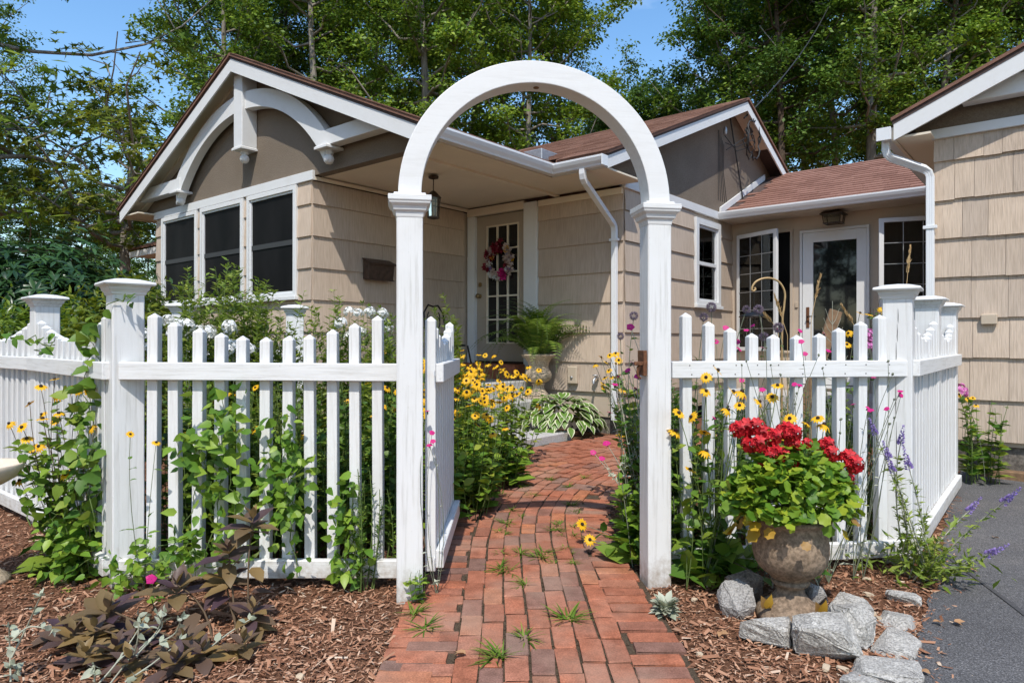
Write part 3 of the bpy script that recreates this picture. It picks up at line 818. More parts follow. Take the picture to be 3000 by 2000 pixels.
# ---- front door recess
box('door_casing', 'trim', house, .03, .165, 2.545, 2.62, .72, 2.985, .004)
box('door_casing', 'trim', house, 1.065, 1.282, 2.53, 2.62, .50, 3.06, .004)
box('door_header', 'soffit', house, .03, 1.063, 2.54, 2.62, 2.987, 3.094, .003)
dr = empty('front_door'); dr.parent = house
gx0, gx1, gz0, gz1 = .37, .93, 1.20, 2.82
mb = MB()
for (a, b, c, d) in ((.17, gx0, .95, 2.975), (gx1, 1.06, .95, 2.975), (gx0, gx1, gz1, 2.975), (gx0, gx1, .95, gz0)): mb.box(a, b, 2.60, 2.64, c, d)
mb.build('door_leaf', 'door_tan', dr)
mb = MB(); q = .02
for i in range(4):
    x = gx0 + (gx1 - gx0) * i / 3; mb.box(x - q / 2, x + q / 2, 2.585, 2.61, gz0 - .01, gz1 + .01)
for j in range(6):
    z = gz0 + (gz1 - gz0) * j / 5; mb.box(gx0 - .01, gx1 + .01, 2.588, 2.608, z - q / 2, z + q / 2)
mb.build('glazing_bars', 'soffit', dr)
for i in range(3):
    for j in range(5):
        box('glass_pane', 'pane', dr, gx0 + (gx1 - gx0) * i / 3 + .01, gx0 + (gx1 - gx0) * (i + 1) / 3 - .01, 2.612, 2.618, gz0 + (gz1 - gz0) * j / 5 + .01, gz0 + (gz1 - gz0) * (j + 1) / 5 - .01)
MB().lathe([(.001, 0), (.028, .002), (.03, .012), (.014, .02), (.014, .04), (.03, .05), (.034, .065), (.02, .08), (.001, .082)], 16).xf(Matrix.Translation((.235, 2.60, 1.86)) @ Matrix.Rotation(R(90), 4, 'X')).build('knob', 'brass', dr)
MB().lathe([(.001, 0), (.03, .002), (.032, .012), (.022, .02), (.001, .022)], 16).xf(Matrix.Translation((.235, 2.60, 2.02)) @ Matrix.Rotation(R(90), 4, 'X')).build('deadbolt', 'brass', dr)
box('threshold', 'bronze', dr, .17, 1.06, 2.55, 2.64, .925, .948)
box('interior_wall', 'interior', house, .03, 1.28, 2.66, 2.70, .72, 3.05)

# ---- breezeway wall, windows, glass door, roof
BY = 5.9
def wallpiece(x0, x1, z0, z1): box('wall', 'taupe', house, x0, x1, BY, BY + .12, z0, z1)
wallpiece(2.57, 2.66, .3, 3.05); wallpiece(2.66, 3.50, .3, 1.05); wallpiece(2.66, 3.5, 2.885, 3.05); wallpiece(3.5, 3.6, .3, 3.05); wallpiece(3.6, 4.53, 2.84, 3.05)
wallpiece(4.53, 4.62, .3, 3.05); wallpiece(4.62, 5.48, .3, 1.05); wallpiece(4.62, 5.48, 2.885, 3.05); wallpiece(5.48, 5.73, .3, 3.05); wallpiece(3.6, 4.53, .3, .55)
MB().box(2.6, 5.7, BY + .9, BY + .92, .3, 3.05).build('interior_wall', 'interior', house)
box('porch_slab', 'granite_slab', house, 2.7, 5.6, 4.6, 5.88, .0, .50)
def jamb(x0, x1, z0, z1, mat='trim'):
    mb = MB(); f = .035
    mb.box(x0, x0 + f, BY - .035, BY + .06, z0, z1); mb.box(x1 - f, x1, BY - .035, BY + .06, z0, z1); mb.box(x0 + f, x1 - f, BY - .035, BY + .06, z1 - f, z1); mb.box(x0 + f, x1 - f, BY - .035, BY + .06, z0, z0 + f)
    return mb
def casement(x0, x1, z0, z1, hinge_left, ang):
    c = empty('casement_window'); c.parent = house
    jamb(x0, x1, z0, z1).build('frame', 'taupe', c, .003)
    box('screen', 'screen', c, x0 + .035, x1 - .035, BY + .02, BY + .024, z0 + .035, z1 - .035)
    W = x1 - x0 - .06; f = .055
    mb = MB()
    for (a, b, cc, d) in ((0, f, z0 + .03, z1 - .03), (W - f, W, z0 + .03, z1 - .03), (f, W - f, z1 - .03 - f, z1 - .03), (f, W - f, z0 + .03, z0 + .03 + f)): mb.box(a, b, -.045, 0, cc, d)
    gb = MB(); a0, a1, c0, c1 = f, W - f, z0 + .03 + f, z1 - .03 - f
    for i in (1, 2): gb.box(a0 + (a1 - a0) * i / 3 - .0045, a0 + (a1 - a0) * i / 3 + .0045, -.044, -.036, c0, c1)
    for j in (1, 2, 3, 4, 5): gb.box(a0, a1, -.0435, -.0365, c0 + (c1 - c0) * j / 6 - .0045, c0 + (c1 - c0) * j / 6 + .0045)
    pn = MB().box(a0, a1, -.034, -.030, c0, c1)
    if hinge_left: T_ = Matrix.Translation((x0 + .03, BY - .04, 0)) @ Matrix.Rotation(-ang, 4, 'Z')
    else: T_ = Matrix.Translation((x1 - .03, BY - .04, 0)) @ Matrix.Rotation(ang, 4, 'Z') @ Matrix.Translation((-W, 0, 0))
    mb.xf(T_).build('sash', 'trim', c, .003); gb.xf(T_).build('glazing_bars', 'galv', c); pn.xf(T_).build('pane', 'sashglass', c)
m = NM('reflective_sash_glass')
tr = m.n('ShaderNodeBsdfTransparent'); tr.inputs['Color'].default_value = (.55, .60, .58, 1)
gl = m.n('ShaderNodeBsdfGlossy'); gl.inputs['Roughness'].default_value = .02; gl.inputs['Color'].default_value = (.8, .85, .85, 1)
fr = m.n('ShaderNodeFresnel'); fr.inputs['IOR'].default_value = 1.7
ms = m.n('ShaderNodeMixShader'); m.l(fr.outputs[0], ms.inputs[0]); m.l(tr.outputs[0], ms.inputs[1]); m.l(gl.outputs[0], ms.inputs[2]); m.l(ms.outputs[0], m.out.inputs['Surface'])
M['sashglass'] = m.m
casement(2.66, 3.50, 1.05, 2.885, True, R(24)); casement(4.62, 5.48, 1.05, 2.885, False, R(20))
gd = empty('glass_door'); gd.parent = house
jamb(3.6, 4.53, .55, 2.84).build('frame', 'trim', gd, .003)
mb = MB()
for (a, b, c, d) in ((3.64, 3.785, .60, 2.80), (4.365, 4.49, .60, 2.80), (3.785, 4.365, 2.66, 2.80), (3.785, 4.365, .60, .86)): mb.box(a, b, BY - .02, BY + .03, c, d)
mb.build('door_leaf', 'trim', gd, .003)
box('pane', 'pane', gd, 3.785, 4.365, BY + .005, BY + .011, .86, 2.66)
box('escutcheon', 'rust', gd, 3.69, 3.735, BY - .032, BY - .021, 1.42, 1.72, .004)
MB().tube([(3.712, BY - .03, 1.58), (3.712, BY - .07, 1.58), (3.79, BY - .075, 1.585)], .009, 8).build('lever', 'bronze', gd)
box('doorbell', 'beige_plastic', house, 3.53, 3.57, BY - .02, BY, 1.72, 1.80, .003)
box('breezeway_soffit', 'taupe', house, 2.6, 5.45, 5.42, BY, 3.045, 3.065)
zr = lambda y: 3.135 + .45 * (y - 5.38)
rc = empty('roof'); rc.parent = house
slabx(5.39, 7.62, 2.60, 5.74, lambda y: zr(y) - .012, .05, 'drip', 'roof_deck', rc)
tabm = []
for L in (.22, .30, .26):
    mb = MB(); mb.add([(0, 0, .012), (L - .004, 0, .012), (L - .004, .15, .002), (0, .15, .002), (0, 0, 0), (L - .004, 0, 0), (L - .004, .15, -.004), (0, .15, -.004)], [(0, 1, 2, 3), (0, 4, 5, 1), (1, 5, 6, 2), (0, 3, 7, 4)])
    tabm.append((L, mb.mesh('shingle', 'roof')))
m = NM('shingle_tab')
r_ = m.obr(); f = m.noise(230, m.coord((1, 1, 1), 'Pos'), 3, .8)
m.color(m.mix(m.ramp(r_, [(0, (.205, .105, .078)), (.5, (.245, .128, .096)), (1, (.285, .155, .118))]), m.ramp(f, [(.35, (.7, .7, .7)), (.65, (1.25, 1.25, 1.25))]), 1, 'MULTIPLY')); m.rough(.95); m.spec(.15); m.bump(f, .5, .003)
for _, me in tabm: me.materials.clear(); me.materials.append(m.m)
pit = math.atan(.45)
k = 0; sdist = 0
while sdist < 2.42:
    y = 5.37 + sdist * math.cos(pit); x = 2.62 - rnd.uniform(0, .2)
    while x < 5.70:
        L, me = tabm[rnd.randrange(3)]
        if x > 2.55: inst('shingle', me, rc, (x, y, zr(y) - .01), (pit, 0, 0))
        x += L
    sdist += .138
slabx(5.40, 7.3, 2.572, 2.60, lambda y: zr(y) + .10, .10, 'trim', 'flashing_board', rc)

# ---- garage: shingled front wall, eave, rake
GX, GY, GZ0 = 5.73, 2.78, .34
box('wall', 'taupe', house, GX + .006, 12.2, GY + .006, GY + .16, .3, 3.16)
box('wall', 'siding', house, GX + .0, GX + .16, GY + .165, 9.5, .34, 3.10)
box('foundation', 'foundation', house, GX + .03, 12.2, GY + .03, GY + .15, -.1, .335)
box('sill_timber', 'driftwood', house, GX + .35, 9.2, GY - .10, GY + .02, -.02, .10, .006)
gzs = [GZ0, .707, 1.075, 1.437, 1.80, 2.155, 2.51, 2.868, 3.075]
shm = {}
for i in range(8):
    z0, z1 = gzs[i], gzs[i + 1]; x = GX - .012 - rnd.uniform(0, .0)
    while x < 8.2:
        L = rnd.uniform(.13, .30); dz = rnd.uniform(-.006, .006)
        MB().prism([(GY - .028 - rnd.uniform(0, .004), z0 + dz), (GY - .006, z1 + .012), (GY + .003, z1 + .012), (GY + .003, z0 + dz)], 'x', x + .0015, x + L - .0015).build('shingle', 'siding', house)
        x += L
    MB().prism([(GY - .028, z0), (GY - .006, z1), (GY + .003, z1), (GY + .003, z0)], 'x', x, 12.2).build('siding_course', 'siding', house)
box('band_board', 'trim', house, GX - .03, 12.2, GY - .04, GY + .005, 3.078, 3.165, .003)
GE = 5.42; GR = 8.9
zg = lambda x: 3.27 + .43 * (min(x, 2 * GR - x) - GE)
rg = empty('roof'); rg.parent = house
slab(GE, GR, GY - .31, 9.6, zg, .03, 'roof', 'roof_slope', rg); slab(GR, 12.4, GY - .31, 9.6, zg, .03, 'roof', 'roof_slope', rg)
slab(GE + .01, GR, GY - .295, 9.5, lambda x: zg(x) - .0305, .035, 'drip', 'roof_deck', rg); slab(GR, 12.3, GY - .295, 9.5, lambda x: zg(x) - .0305, .035, 'drip', 'roof_deck', rg)
slab(GE + .02, GR, GY - .29, GY - .267, lambda x: zg(x) - .066, .15, 'trim', 'rake_board', rg); slab(GR, 12.3, GY - .29, GY - .267, lambda x: zg(x) - .066, .15, 'trim', 'rake_board', rg)
slab(GE + .04, GR, GY - .265, GY, lambda x: zg(x) - .07, .03, 'soffit', 'rake_soffit', rg)
MB().prism([(GE + .15, 3.17), (12.2, 3.17), (12.2, zg(12.2) - .1), (GR, zg(GR) - .1), (GE + .15, zg(GE + .15) - .1)], 'y', GY, GY + .12).build('gable_wall', 'stucco', house)
box('eave_soffit', 'soffit', house, GE + .03, GX - .002, GY - .26, 9.5, 3.08, 3.10)
box('fascia', 'soffit', house, GE, GE + .028, GY - .26, 9.5, 3.07, 3.19)
box('bracket_arm', 'trim', house, 5.95, 7.35, GY - .175, GY - .045, 3.32, 3.49, .005)
mb = MB(); mb.box(0, .11, 0, .012, 0, .075)
box('outlet_box', 'beige_plastic', house, 6.08, 6.20, GY - .06, GY - .02, 1.37, 1.46, .006)

# ---- gutters and downspouts (white aluminium)
prof = [(0, 0), (.075, 0), (.083, .02), (.105, .05), (.12, .085), (.12, .105), (.108, .105), (.108, .09), (.012, .012), (.008, .105), (0, .105)]
def gutter(p0, p1, out, z):
    """p0,p1 local xy along the eave, out = outward unit vector"""
    mb = MB(); n = len(prof)
    vs = [(p[0] + out[0] * a, p[1] + out[1] * a, z + b) for p in (p0, p1) for a, b in prof]
    mb.add(vs, [(i, (i + 1) % n, n + (i + 1) % n, n + i) for i in range(n)] + [tuple(range(n)), tuple(range(n, 2 * n))])
    me = mb.mesh('gutter', 'alum'); bm = bmesh.new(); bm.from_mesh(me); bmesh.ops.recalc_face_normals(bm, faces=bm.faces); bm.to_mesh(me); bm.free()
    return inst('gutter', me, house)
gutter((ER - .03, -.27), (ER - .03, 1.75), (1, 0), 3.11)
gutter((ER - .03, 1.75), (XR - .02, 1.75), (0, -1), 3.108)
gutter((2.60, 5.41), (5.42, 5.41), (0, -1), 3.055)
gutter((GE, GY - .30), (GE, 5.3), (-1, 0), 3.08)
MB().box(GE - .121, GE - .0, GY - .312, GY - .300, 3.072, 3.19).build('gutter_end_cap', 'alum', house, .003)
MB().box(XR - .02, XR - .008, 1.628, 1.752, 3.10, 3.216).build('gutter_end_cap', 'alum', house, .003)
def spout(pts, straps=()):
    """corrugated rectangular downspout"""
    P = [Vector(p) for p in pts]; Q = []
    for i in range(len(P)):
        if 0 < i < len(P) - 1:
            a = P[i] + (P[i - 1] - P[i]).normalized() * .055; b = P[i] + (P[i + 1] - P[i]).normalized() * .055
            Q += [a, (a + b) / 2 * .55 + P[i] * .45, b]
        else: Q.append(P[i])
    sec = []
    for k in range(24):
        a = 2 * math.pi * k / 24; c, s_ = math.cos(a), math.sin(a); m_ = max(abs(c), abs(s_)); rr = (1 - .05 * (k % 2)) / m_ * .92
        sec.append((c * rr * .036, s_ * rr * .030))
    mb = MB(); vs = []
    for i, p in enumerate(Q):
        t = (Q[min(i + 1, len(Q) - 1)] - Q[max(0, i - 1)]).normalized()
        side = Vector((1, 0, 0)); side = (side - t * side.dot(t)).normalized(); up = t.cross(side)
        vs += [p + side * a + up * b for a, b in sec]
    n = len(sec)
    mb.add(vs, [(i * n + j, i * n + (j + 1) % n, (i + 1) * n + (j + 1) % n, (i + 1) * n + j) for i in range(len(Q) - 1) for j in range(n)] + [tuple(range(n)), tuple(range((len(Q) - 1) * n, len(Q) * n))])
    o = mb.build('downspout', 'alum', house)
    for z in straps:
        p = P[-1]; MB().box(p.x - .055, p.x + .055, p.y - .037, p.y + .02, z, z + .03).build('strap', 'alum', o, .002)
    return o
spout([(2.56, 1.70, 3.115), (2.56, 1.70, 3.0), (2.47, 2.52, 2.60), (2.47, 2.52, .28)], (2.42,))
spout([(GE - .06, GY - .2, 3.09), (GE - .06, GY - .2, 2.95), (5.70, 2.705, 2.78), (5.70, 2.705, .2)], (2.25,))

# ---- porch: granite steps and landing
st = empty('granite_steps', hw(1.2, 1.6), -HA, 'grey granite slab steps leading up to the front door', 'steps')
def step(name, x0, x1, y0, y1, z0, z1, mat='granite_slab'):
    o = box(name, mat, st, x0 - 1.2, x1 - 1.2, y0 - 1.6, y1 - 1.6, z0, z1, .012); return o
step('step', .75, 2.28, .70, 1.89, .0, .195)
step('step', .35, 1.62, 1.15, 2.57, .05, .50)
step('landing', .02, 1.30, .75, 2.57, .2, .72)
step('brick_sill', .03, 1.10, 2.30, 2.53, .6, .92, 'brick')
# ================================================================== ARBOR
cL, cR = Vector((-.488, 3.25, 0)), Vector((.725, 3.455, 0))
mid = (cL + cR) / 2; phi = math.atan2(cR.y - cL.y, cR.x - cL.x); half = (cR - cL).length / 2
arb = empty('garden_arbor', mid, phi, 'white round-topped wooden arbor standing over the brick path', 'arbor')
for sx in (-1, 1):
    MB().box(-.061, .061, -.061, .061, -.05, 1.84).build('post', 'white_v', arb, .004, loc=(sx * half, 0, 0))
    MB().rings([((.0625, .0625), 1.80), ((.066, .066), 1.825), ((.076, .076), 1.832), ((.080, .080), 1.85), ((.094, .094), 1.862), ((.096, .096), 1.872), ((.100, .100), 1.876), ((.100, .100), 1.900), ((.074, .074), 1.904), ((.074, .074), 1.914), ((.05, .05), 1.915)]).build('capital', 'white', arb, .002, loc=(sx * half, 0, 0))
RO, RI, ZC, TH = half + .054, half - .054, 1.905, .060
mb = MB(); n_ = 60
ring = []
for k in range(n_ + 1):
    a = math.pi * k / n_; c, s_ = math.cos(a), math.sin(a)
    ring += [(RI * c, -TH, ZC + RI * s_), (RO * c, -TH, ZC + RO * s_), (RO * c, TH, ZC + RO * s_), (RI * c, TH, ZC + RI * s_)]
fs = [(4 * k + j, 4 * k + (j + 1) % 4, 4 * k + 4 + (j + 1) % 4, 4 * k + 4 + j) for k in range(n_) for j in range(4)] + [(3, 2, 1, 0), (4 * n_, 4 * n_ + 1, 4 * n_ + 2, 4 * n_ + 3)]
mb.add(ring, fs)
o = mb.build('arch', 'white_arch', arb)
bm = bmesh.new(); bm.from_mesh(o.data); bmesh.ops.recalc_face_normals(bm, faces=bm.faces); bm.to_mesh(o.data); bm.free()
bv = o.modifiers.new('bevel', 'BEVEL'); bv.width = .004; bv.segments = 2; bv.limit_method = 'ANGLE'; bv.angle_limit = R(40)
MB().lathe([(.001, 0), (.014, 0), (.014, .004), (.001, .004)], 12, (0, 0, ZC + RI - .004)).build('screw_plug', 'driftwood', arb)

# rusty latch on the arbor post
lt = empty('gate_latch', cR + Vector((-.075, -.02, 1.11)), phi, 'rusty iron gate latch bolted to the arbor post', 'latch')
mb = MB(); mb.box(-.006, .012, -.05, .035, -.06, .065); mb.build('plate', 'rust', lt, .002)
MB().box(-.05, .02, -.045, -.03, -.008, .01).build('strike_bar', 'rust', lt, .002)
MB().tube([(-.012, -.03, .005), (-.03, -.03, -.02), (-.03, -.03, -.06), (-.012, -.03, -.075)], .006, 8).build('catch_loop', 'rust', lt)

# ================================================================== PICKET FENCE
PK = .051
def picket_mesh(z0, z1):
    mb = MB(); h = PK / 2
    mb.add([(-h, -h, z0), (h, -h, z0), (h, h, z0), (-h, h, z0), (-h, -h, z1 - .022), (h, -h, z1 - .022), (h, h, z1 - .022), (-h, h, z1 - .022), (0, 0, z1)],
           [(3, 2, 1, 0), (0, 1, 5, 4), (1, 2, 6, 5), (2, 3, 7, 6), (3, 0, 4, 7), (4, 5, 8), (5, 6, 8), (6, 7, 8), (7, 4, 8)])
    return mb.mesh('picket', 'white_v', bevel=.0025)
post_m = MB().box(-.0725, .0725, -.0725, .0725, -.05, 1.47).mesh('post', 'white_v', bevel=.005)
cap_m = MB().rings([((.0732, .0732), 1.452), ((.078, .078), 1.456), ((.080, .080), 1.466), ((.090, .090), 1.478), ((.094, .094), 1.492), ((.0965, .0965), 1.494), ((.0965, .0965), 1.499), ((.113, .113), 1.500), ((.117, .117), 1.508), ((.113, .113), 1.517), ((.055, .055), 1.533), ((.002, .002), 1.540)]).mesh('post_cap', 'white', bevel=.0012)
def scallop(n, hi, lo):
    return [lo + (hi - lo) * abs((i - (n - 1) / 2) / ((n - 1) / 2)) ** 1.7 for i in range(n)]
def post(root, wp, ang):
    """a post of this fence at a world point"""
    d = Vector(wp) - root.location; a = -root.rotation_euler.z
    l = Vector((d.x * math.cos(a) - d.y * math.sin(a), d.x * math.sin(a) + d.y * math.cos(a), d.z))
    p = inst('post', post_m, root, l, (0, 0, ang - root.rotation_euler.z)); inst('post_cap', cap_m, p)
    return p
def fence(P0, P1, label, xs_, tops, rails=(1.028, 1.117), low=(.05, .14), post_at=(), sag=0., nails=False, group=None, low2=None):
    P0, P1 = Vector(P0 + (0,)), Vector(P1 + (0,)); L = (P1 - P0).length
    root = empty('picket_fence', P0, math.atan2(P1.y - P0.y, P1.x - P0.x), label, 'fence', group)
    for (a, b) in (rails, low):
        mb = MB().box(0, L, 0, .038, a, b)
        if sag and a > .5: mb.v = [(x, y, z - sag * x / L) for x, y, z in mb.v]
        mb.build('rail', 'white', root, .004)
    for x, zt in zip(xs_, tops):
        inst('picket', picket_mesh(low[1] - .035, zt), root, (x, .0385 + PK / 2, 0), (rnd.uniform(-.004, .004), rnd.uniform(-.006, .006), rnd.uniform(-.03, .03)))
    if nails:
        mb = MB()
        for x in xs_:
            for z in (rails[0] + .02, rails[1] - .022, (low[0] + low[1]) / 2 + .01):
                mb.lathe([(.0035, 0), (.0035, .0015)], 6); mb.xf(Matrix.Translation((x + rnd.uniform(-.008, .008), -.0, z)) @ Matrix.Rotation(R(90), 4, 'X'), len(mb.v) - 6 * 2 - 12)
        mb.build('nail_heads', 'hole', root)['kind'] = 'stuff'
    for wp, ang in post_at: post(root, wp, ang)
    return root
def zt_of(y_disp, d): return CAM_H + (1000 - y_disp * 1.2755) * d / 2000
lt_tops = [zt_of(y, 3.43) for y in (718, 738, 752, 763, 770, 773, 770, 767, 755, 741, 724)]
FL = fence((-1.946, 3.37), (-.565, 3.37), 'white scalloped picket fence panel with green vines, between the vine-wrapped corner post and the arbor',
           [.142 + .1133 * i for i in range(11)], lt_tops, (1.030, 1.118), (.05, .14), [((-1.965, 3.469, 0), R(42))], sag=.008)
rt_tops = [zt_of(y, 3.66) for y in (718, 738, 752, 764, 767, 768, 764, 751, 736, 720)]
FR0, FR1 = Vector((.832, 3.54)), Vector((2.178, 3.72))
FRd = (FR1 - FR0).normalized()
def fr_x(px):
    # where the ray of this column meets the picket plane of the panel
    k = (px - 1500) / 2000; off = .06; n2 = Vector((-FRd.y, FRd.x)); p = FR0 + n2 * off
    # p + t*FRd with x = k*y
    t = (k * p.y - p.x) / (FRd.x - k * FRd.y); return t
FRs = fence(tuple(FR0), tuple(FR1), 'white scalloped picket fence panel behind the geranium urn, next to the arbor',
           [fr_x(p) for p in (2011, 2076, 2140, 2205, 2268, 2332, 2397, 2459, 2520, 2580)], rt_tops, (1.028, 1.117), (.048, .137), [((2.153, 3.805, 0), R(-34))], nails=True)
crk = MB()
for j, (z0, z1, xo) in enumerate([(1.32, 1.40, .004), (1.22, 1.315, .0), (1.10, 1.215, -.004), (.80, 1.02, -.006), (.55, .78, -.003), (.30, .54, .0)]):
    crk.tube([(xo + rnd.uniform(-.002, .002), -.0735, z0 + (z1 - z0) * t) for t in (0, .3, .6, 1)], [.0004, .0018, .0016, .0004], 5)
crk.build('crack', 'hole', [c for c in FRs.children if c.name.startswith('post')][0])['kind'] = 'stuff'
n11 = [.13 + .107 * i for i in range(14)]
def ret(P0, P1, label, posts, n, hi=1.36, lo=1.24, flip=False):
    L = (Vector(P1) - Vector(P0)).length
    return fence(P0, P1, label, [L * (i + 1) / (n + 1) for i in range(n)], scallop(n, hi, lo), post_at=posts)
# left return, running back from the corner post
vdir = Vector((-math.cos(HA), math.sin(HA))); udir = Vector((math.sin(HA), math.cos(HA)))
Lp = [Vector((-1.965, 3.469)), Vector((-3.16, 4.62)), Vector((-4.45, 5.66))]
def outside(P, Q, o):  # shift a segment sideways so that its rails lap the posts
    d = (Q - P).normalized(); n2 = Vector((-d.y, d.x)) * o; return tuple(P + n2), tuple(Q + n2)
for i in (0, 1):
    a, b = outside(Lp[i + 1], Lp[i], -.105)
    ret(a, b, ['white picket fence run behind the coneflowers and birdbath', 'white picket fence run beyond the capped post beside the birdbath'][i], [((Lp[i + 1].x, Lp[i + 1].y, 0), math.atan2(Lp[i].y - Lp[i + 1].y, Lp[i].x - Lp[i + 1].x))], 13)
Rp = [Vector((2.153, 3.805)), Vector((2.90, 4.76)), Vector((3.565, 5.60)), Vector((4.20, 6.38))]
for i in (0, 1):
    a, b = outside(Rp[i], Rp[i + 1], -.105)
    ret(a, b, ['white picket fence run along the driveway, next to the cracked corner post', 'white picket fence run along the driveway, between two capped posts', 'short white picket fence run ending at the garage wall'][i],
        [((Rp[i + 1].x, Rp[i + 1].y, 0), math.atan2(Rp[i + 1].y - Rp[i].y, Rp[i + 1].x - Rp[i].x))] if i < 2 else [], 10)
# inner fence seen over the flower bed
ip = [Vector((-2.75, 5.55)), Vector((-1.90, 5.95))]
for wp_ in (0,): pass
root = ret(tuple(ip[0]), tuple(ip[1]), 'white picket fence deep inside the flower bed in front of the gable windows', [((-2.70, 5.60, 0), .3), ((-1.885, 5.93, 0), .3)], 7, 1.2, 1.12)

# ---- gate, swung open into the garden
gt = empty('garden_gate', (-.372, 3.33, 0), R(90), 'white picket garden gate swung open beside the coneflowers', 'gate')
GL = 1.05
for (a, b) in ((1.02, 1.112), (.115, .205)): MB().box(0, GL, -.038, 0, a, b).build('rail', 'white', gt, .004)
for i, zt in enumerate(scallop(10, 1.345, 1.225)):
    inst('picket', picket_mesh(.10, zt), gt, (.022 + i * (GL - .044) / 9, .0005 + PK / 2, 0), (0, 0, rnd.uniform(-.01, .01)))
for z in (.16, 1.066): MB().box(-.045, .10, .002, .006, z - .012, z + .012).build('hinge', 'alum', gt)

# red tag on the corner post
tg = empty('post_tag', (-2.0225, 3.448, 1.36), R(42), 'small red enamel tag nailed to the fence corner post', 'tag')
MB().prism([(-.0, .035), (.012, .04), (.024, .035), (.024, -.01), (.018, -.035), (.012, -.042), (.006, -.035), (0, -.01)], 'x', -.0035, 0).build('plate', 'red', tg, .0006)
tm = MB()
for k in range(3): tm.box(-.0046, -.0036, .005, .019 - .003 * (k == 2), .004 - .009 * k, .008 - .009 * k)
tm.build('lettering', 'whitep', tg)
tg.location = (-2.0225 - .0, 3.45, 1.36)

# ================================================================== SMALL THINGS ON THE HOUSE
mbx = empty('mailbox', hw(.03, .90, 2.12), -HA, 'weathered brown metal wall mailbox with a sloping lid', 'mailbox')
MB().prism([(-.005, -.14), (.09, -.14), (.115, .05), (.0, .10), (-.005, .10)], 'y', -.2, .2).build('box', 'mailbox', mbx, .004)
MB().prism([(-.004, .12), (.0, .105), (.125, .052), (.135, .035), (.14, .04), (.13, .062)], 'y', -.215, .215).build('lid', 'mailbox', mbx, .002)
MB().box(.098, .112, -.2, .2, -.152, -.14).build('scroll_bar', 'mailbox', mbx)

ln = empty('porch_lantern', hw(1.10, .85, 3.095), -HA, 'small bronze lantern hanging from the porch ceiling', 'lantern')
MB().lathe([(.001, -.002), (.06, -.002), (.055, -.025), (.015, -.035)], 20).build('canopy', 'bronze', ln)
MB().tube([(0, 0, -.03), (0, 0, -.17)], .006, 8).build('rod', 'bronze', ln)
MB().lathe([(.012, -.165), (.03, -.175), (.09, -.235), (.092, -.245), (.07, -.246)], 6, sm=False).build('roof', 'bronze', ln)
mb = MB()
for k in range(6):
    a = 2 * math.pi * k / 6; mb.tube([(.078 * math.cos(a), .078 * math.sin(a), -.245), (.062 * math.cos(a), .062 * math.sin(a), -.46)], .005, 6)
mb.lathe([(.055, -.46), (.07, -.462), (.07, -.478), (.02, -.49)], 6, sm=False); mb.build('cage', 'bronze', ln)
MB().lathe([(.070, -.25), (.056, -.455)], 6, sm=False, cap=False).build('glass', 'clear', ln)

fl = empty('ceiling_light', hw(4.12, 5.66, 3.044), -HA, 'bronze flush ceiling light under the breezeway eave', 'light')
MB().rings([((.08, .08), -.0), ((.12, .12), -.02), ((.15, .15), -.045), ((.15, .15), -.055), ((.1, .1), -.056)]).build('canopy', 'bronze', fl)
mb = MB()
for sx in (-1, 1):
    for sy in (-1, 1): mb.tube([(sx * .12, sy * .12, -.055), (sx * .105, sy * .105, -.17)], .007, 6)
mb.box(-.115, .115, -.115, -.10, -.18, -.168); mb.box(-.115, .115, .10, .115, -.18, -.168); mb.box(-.115, -.10, -.10, .10, -.18, -.168); mb.box(.10, .115, -.10, .10, -.18, -.168)
mb.build('cage', 'bronze', fl)
MB().rings([((.11, .11), -.06), ((.098, .098), -.165)]).build('glass', 'clear', fl)

# wires at the right gable
cw = empty('service_cables', hw(2.60, 5.6, 4.1), -HA, 'black service cables coiled under the grey stucco gable', 'cables')
def loop(c, r0, n_, turns, jit):
    return [(c[0] + .02 * math.sin(k), c[1] + (r0 + jit * math.sin(3 * k)) * math.cos(2 * math.pi * turns * k / n_), c[2] + 1.15 * (r0 + jit * math.cos(2 * k)) * math.sin(2 * math.pi * turns * k / n_)) for k in range(n_ + 1)]
MB().tube(loop((.22, .55, .30), .26, 48, 1.6, .03), .012, 6).build('cable_coil', 'cable', cw)
MB().tube(loop((.16, .52, .26), .20, 40, 1.2, .04), .009, 6).build('cable_coil', 'cable', cw)
for k in range(5):
    y0 = -.25 + .05 * k; MB().tube([(-.02, y0, .30 - .04 * k), (-.028, y0 + .01, -.3), (-.03, y0 + .02 + .03 * k, -.75)], .004, 5).build('cable', 'cable', cw)
for k in range(3): MB().tube([(.05, -.18 + .03 * k, .22 - .1 * k), (.10, .15, .05 + .06 * k), (.22, .5, .18 + .1 * k)], .007, 5).build('cable', 'cable', cw)
MB().tube([(.02, .08 * (1 + k), .62 - .18 * k) for k in range(8)] , .012, 6).build('cable', 'cable', cw)
MB().lathe([(.02, -.06), (.03, -.03), (.03, .03), (.015, .06)], 10, (.05, -.17, .30)).build('insulator', 'galv', cw)
p0 = hw(2.80, 5.8, 4.65); p1 = Vector((11.5, 24.0, 13.8))
wr = MB().tube([(p0 + (p1 - p0) * t - Vector((0, 0, 1.1 * 4 * t * (1 - t) * .35))) for t in [k / 16 for k in range(17)]], .014, 6).build('overhead_wire', 'cable')
tag(wr, 'thin black overhead wire rising from the grey gable into the trees', 'wire')

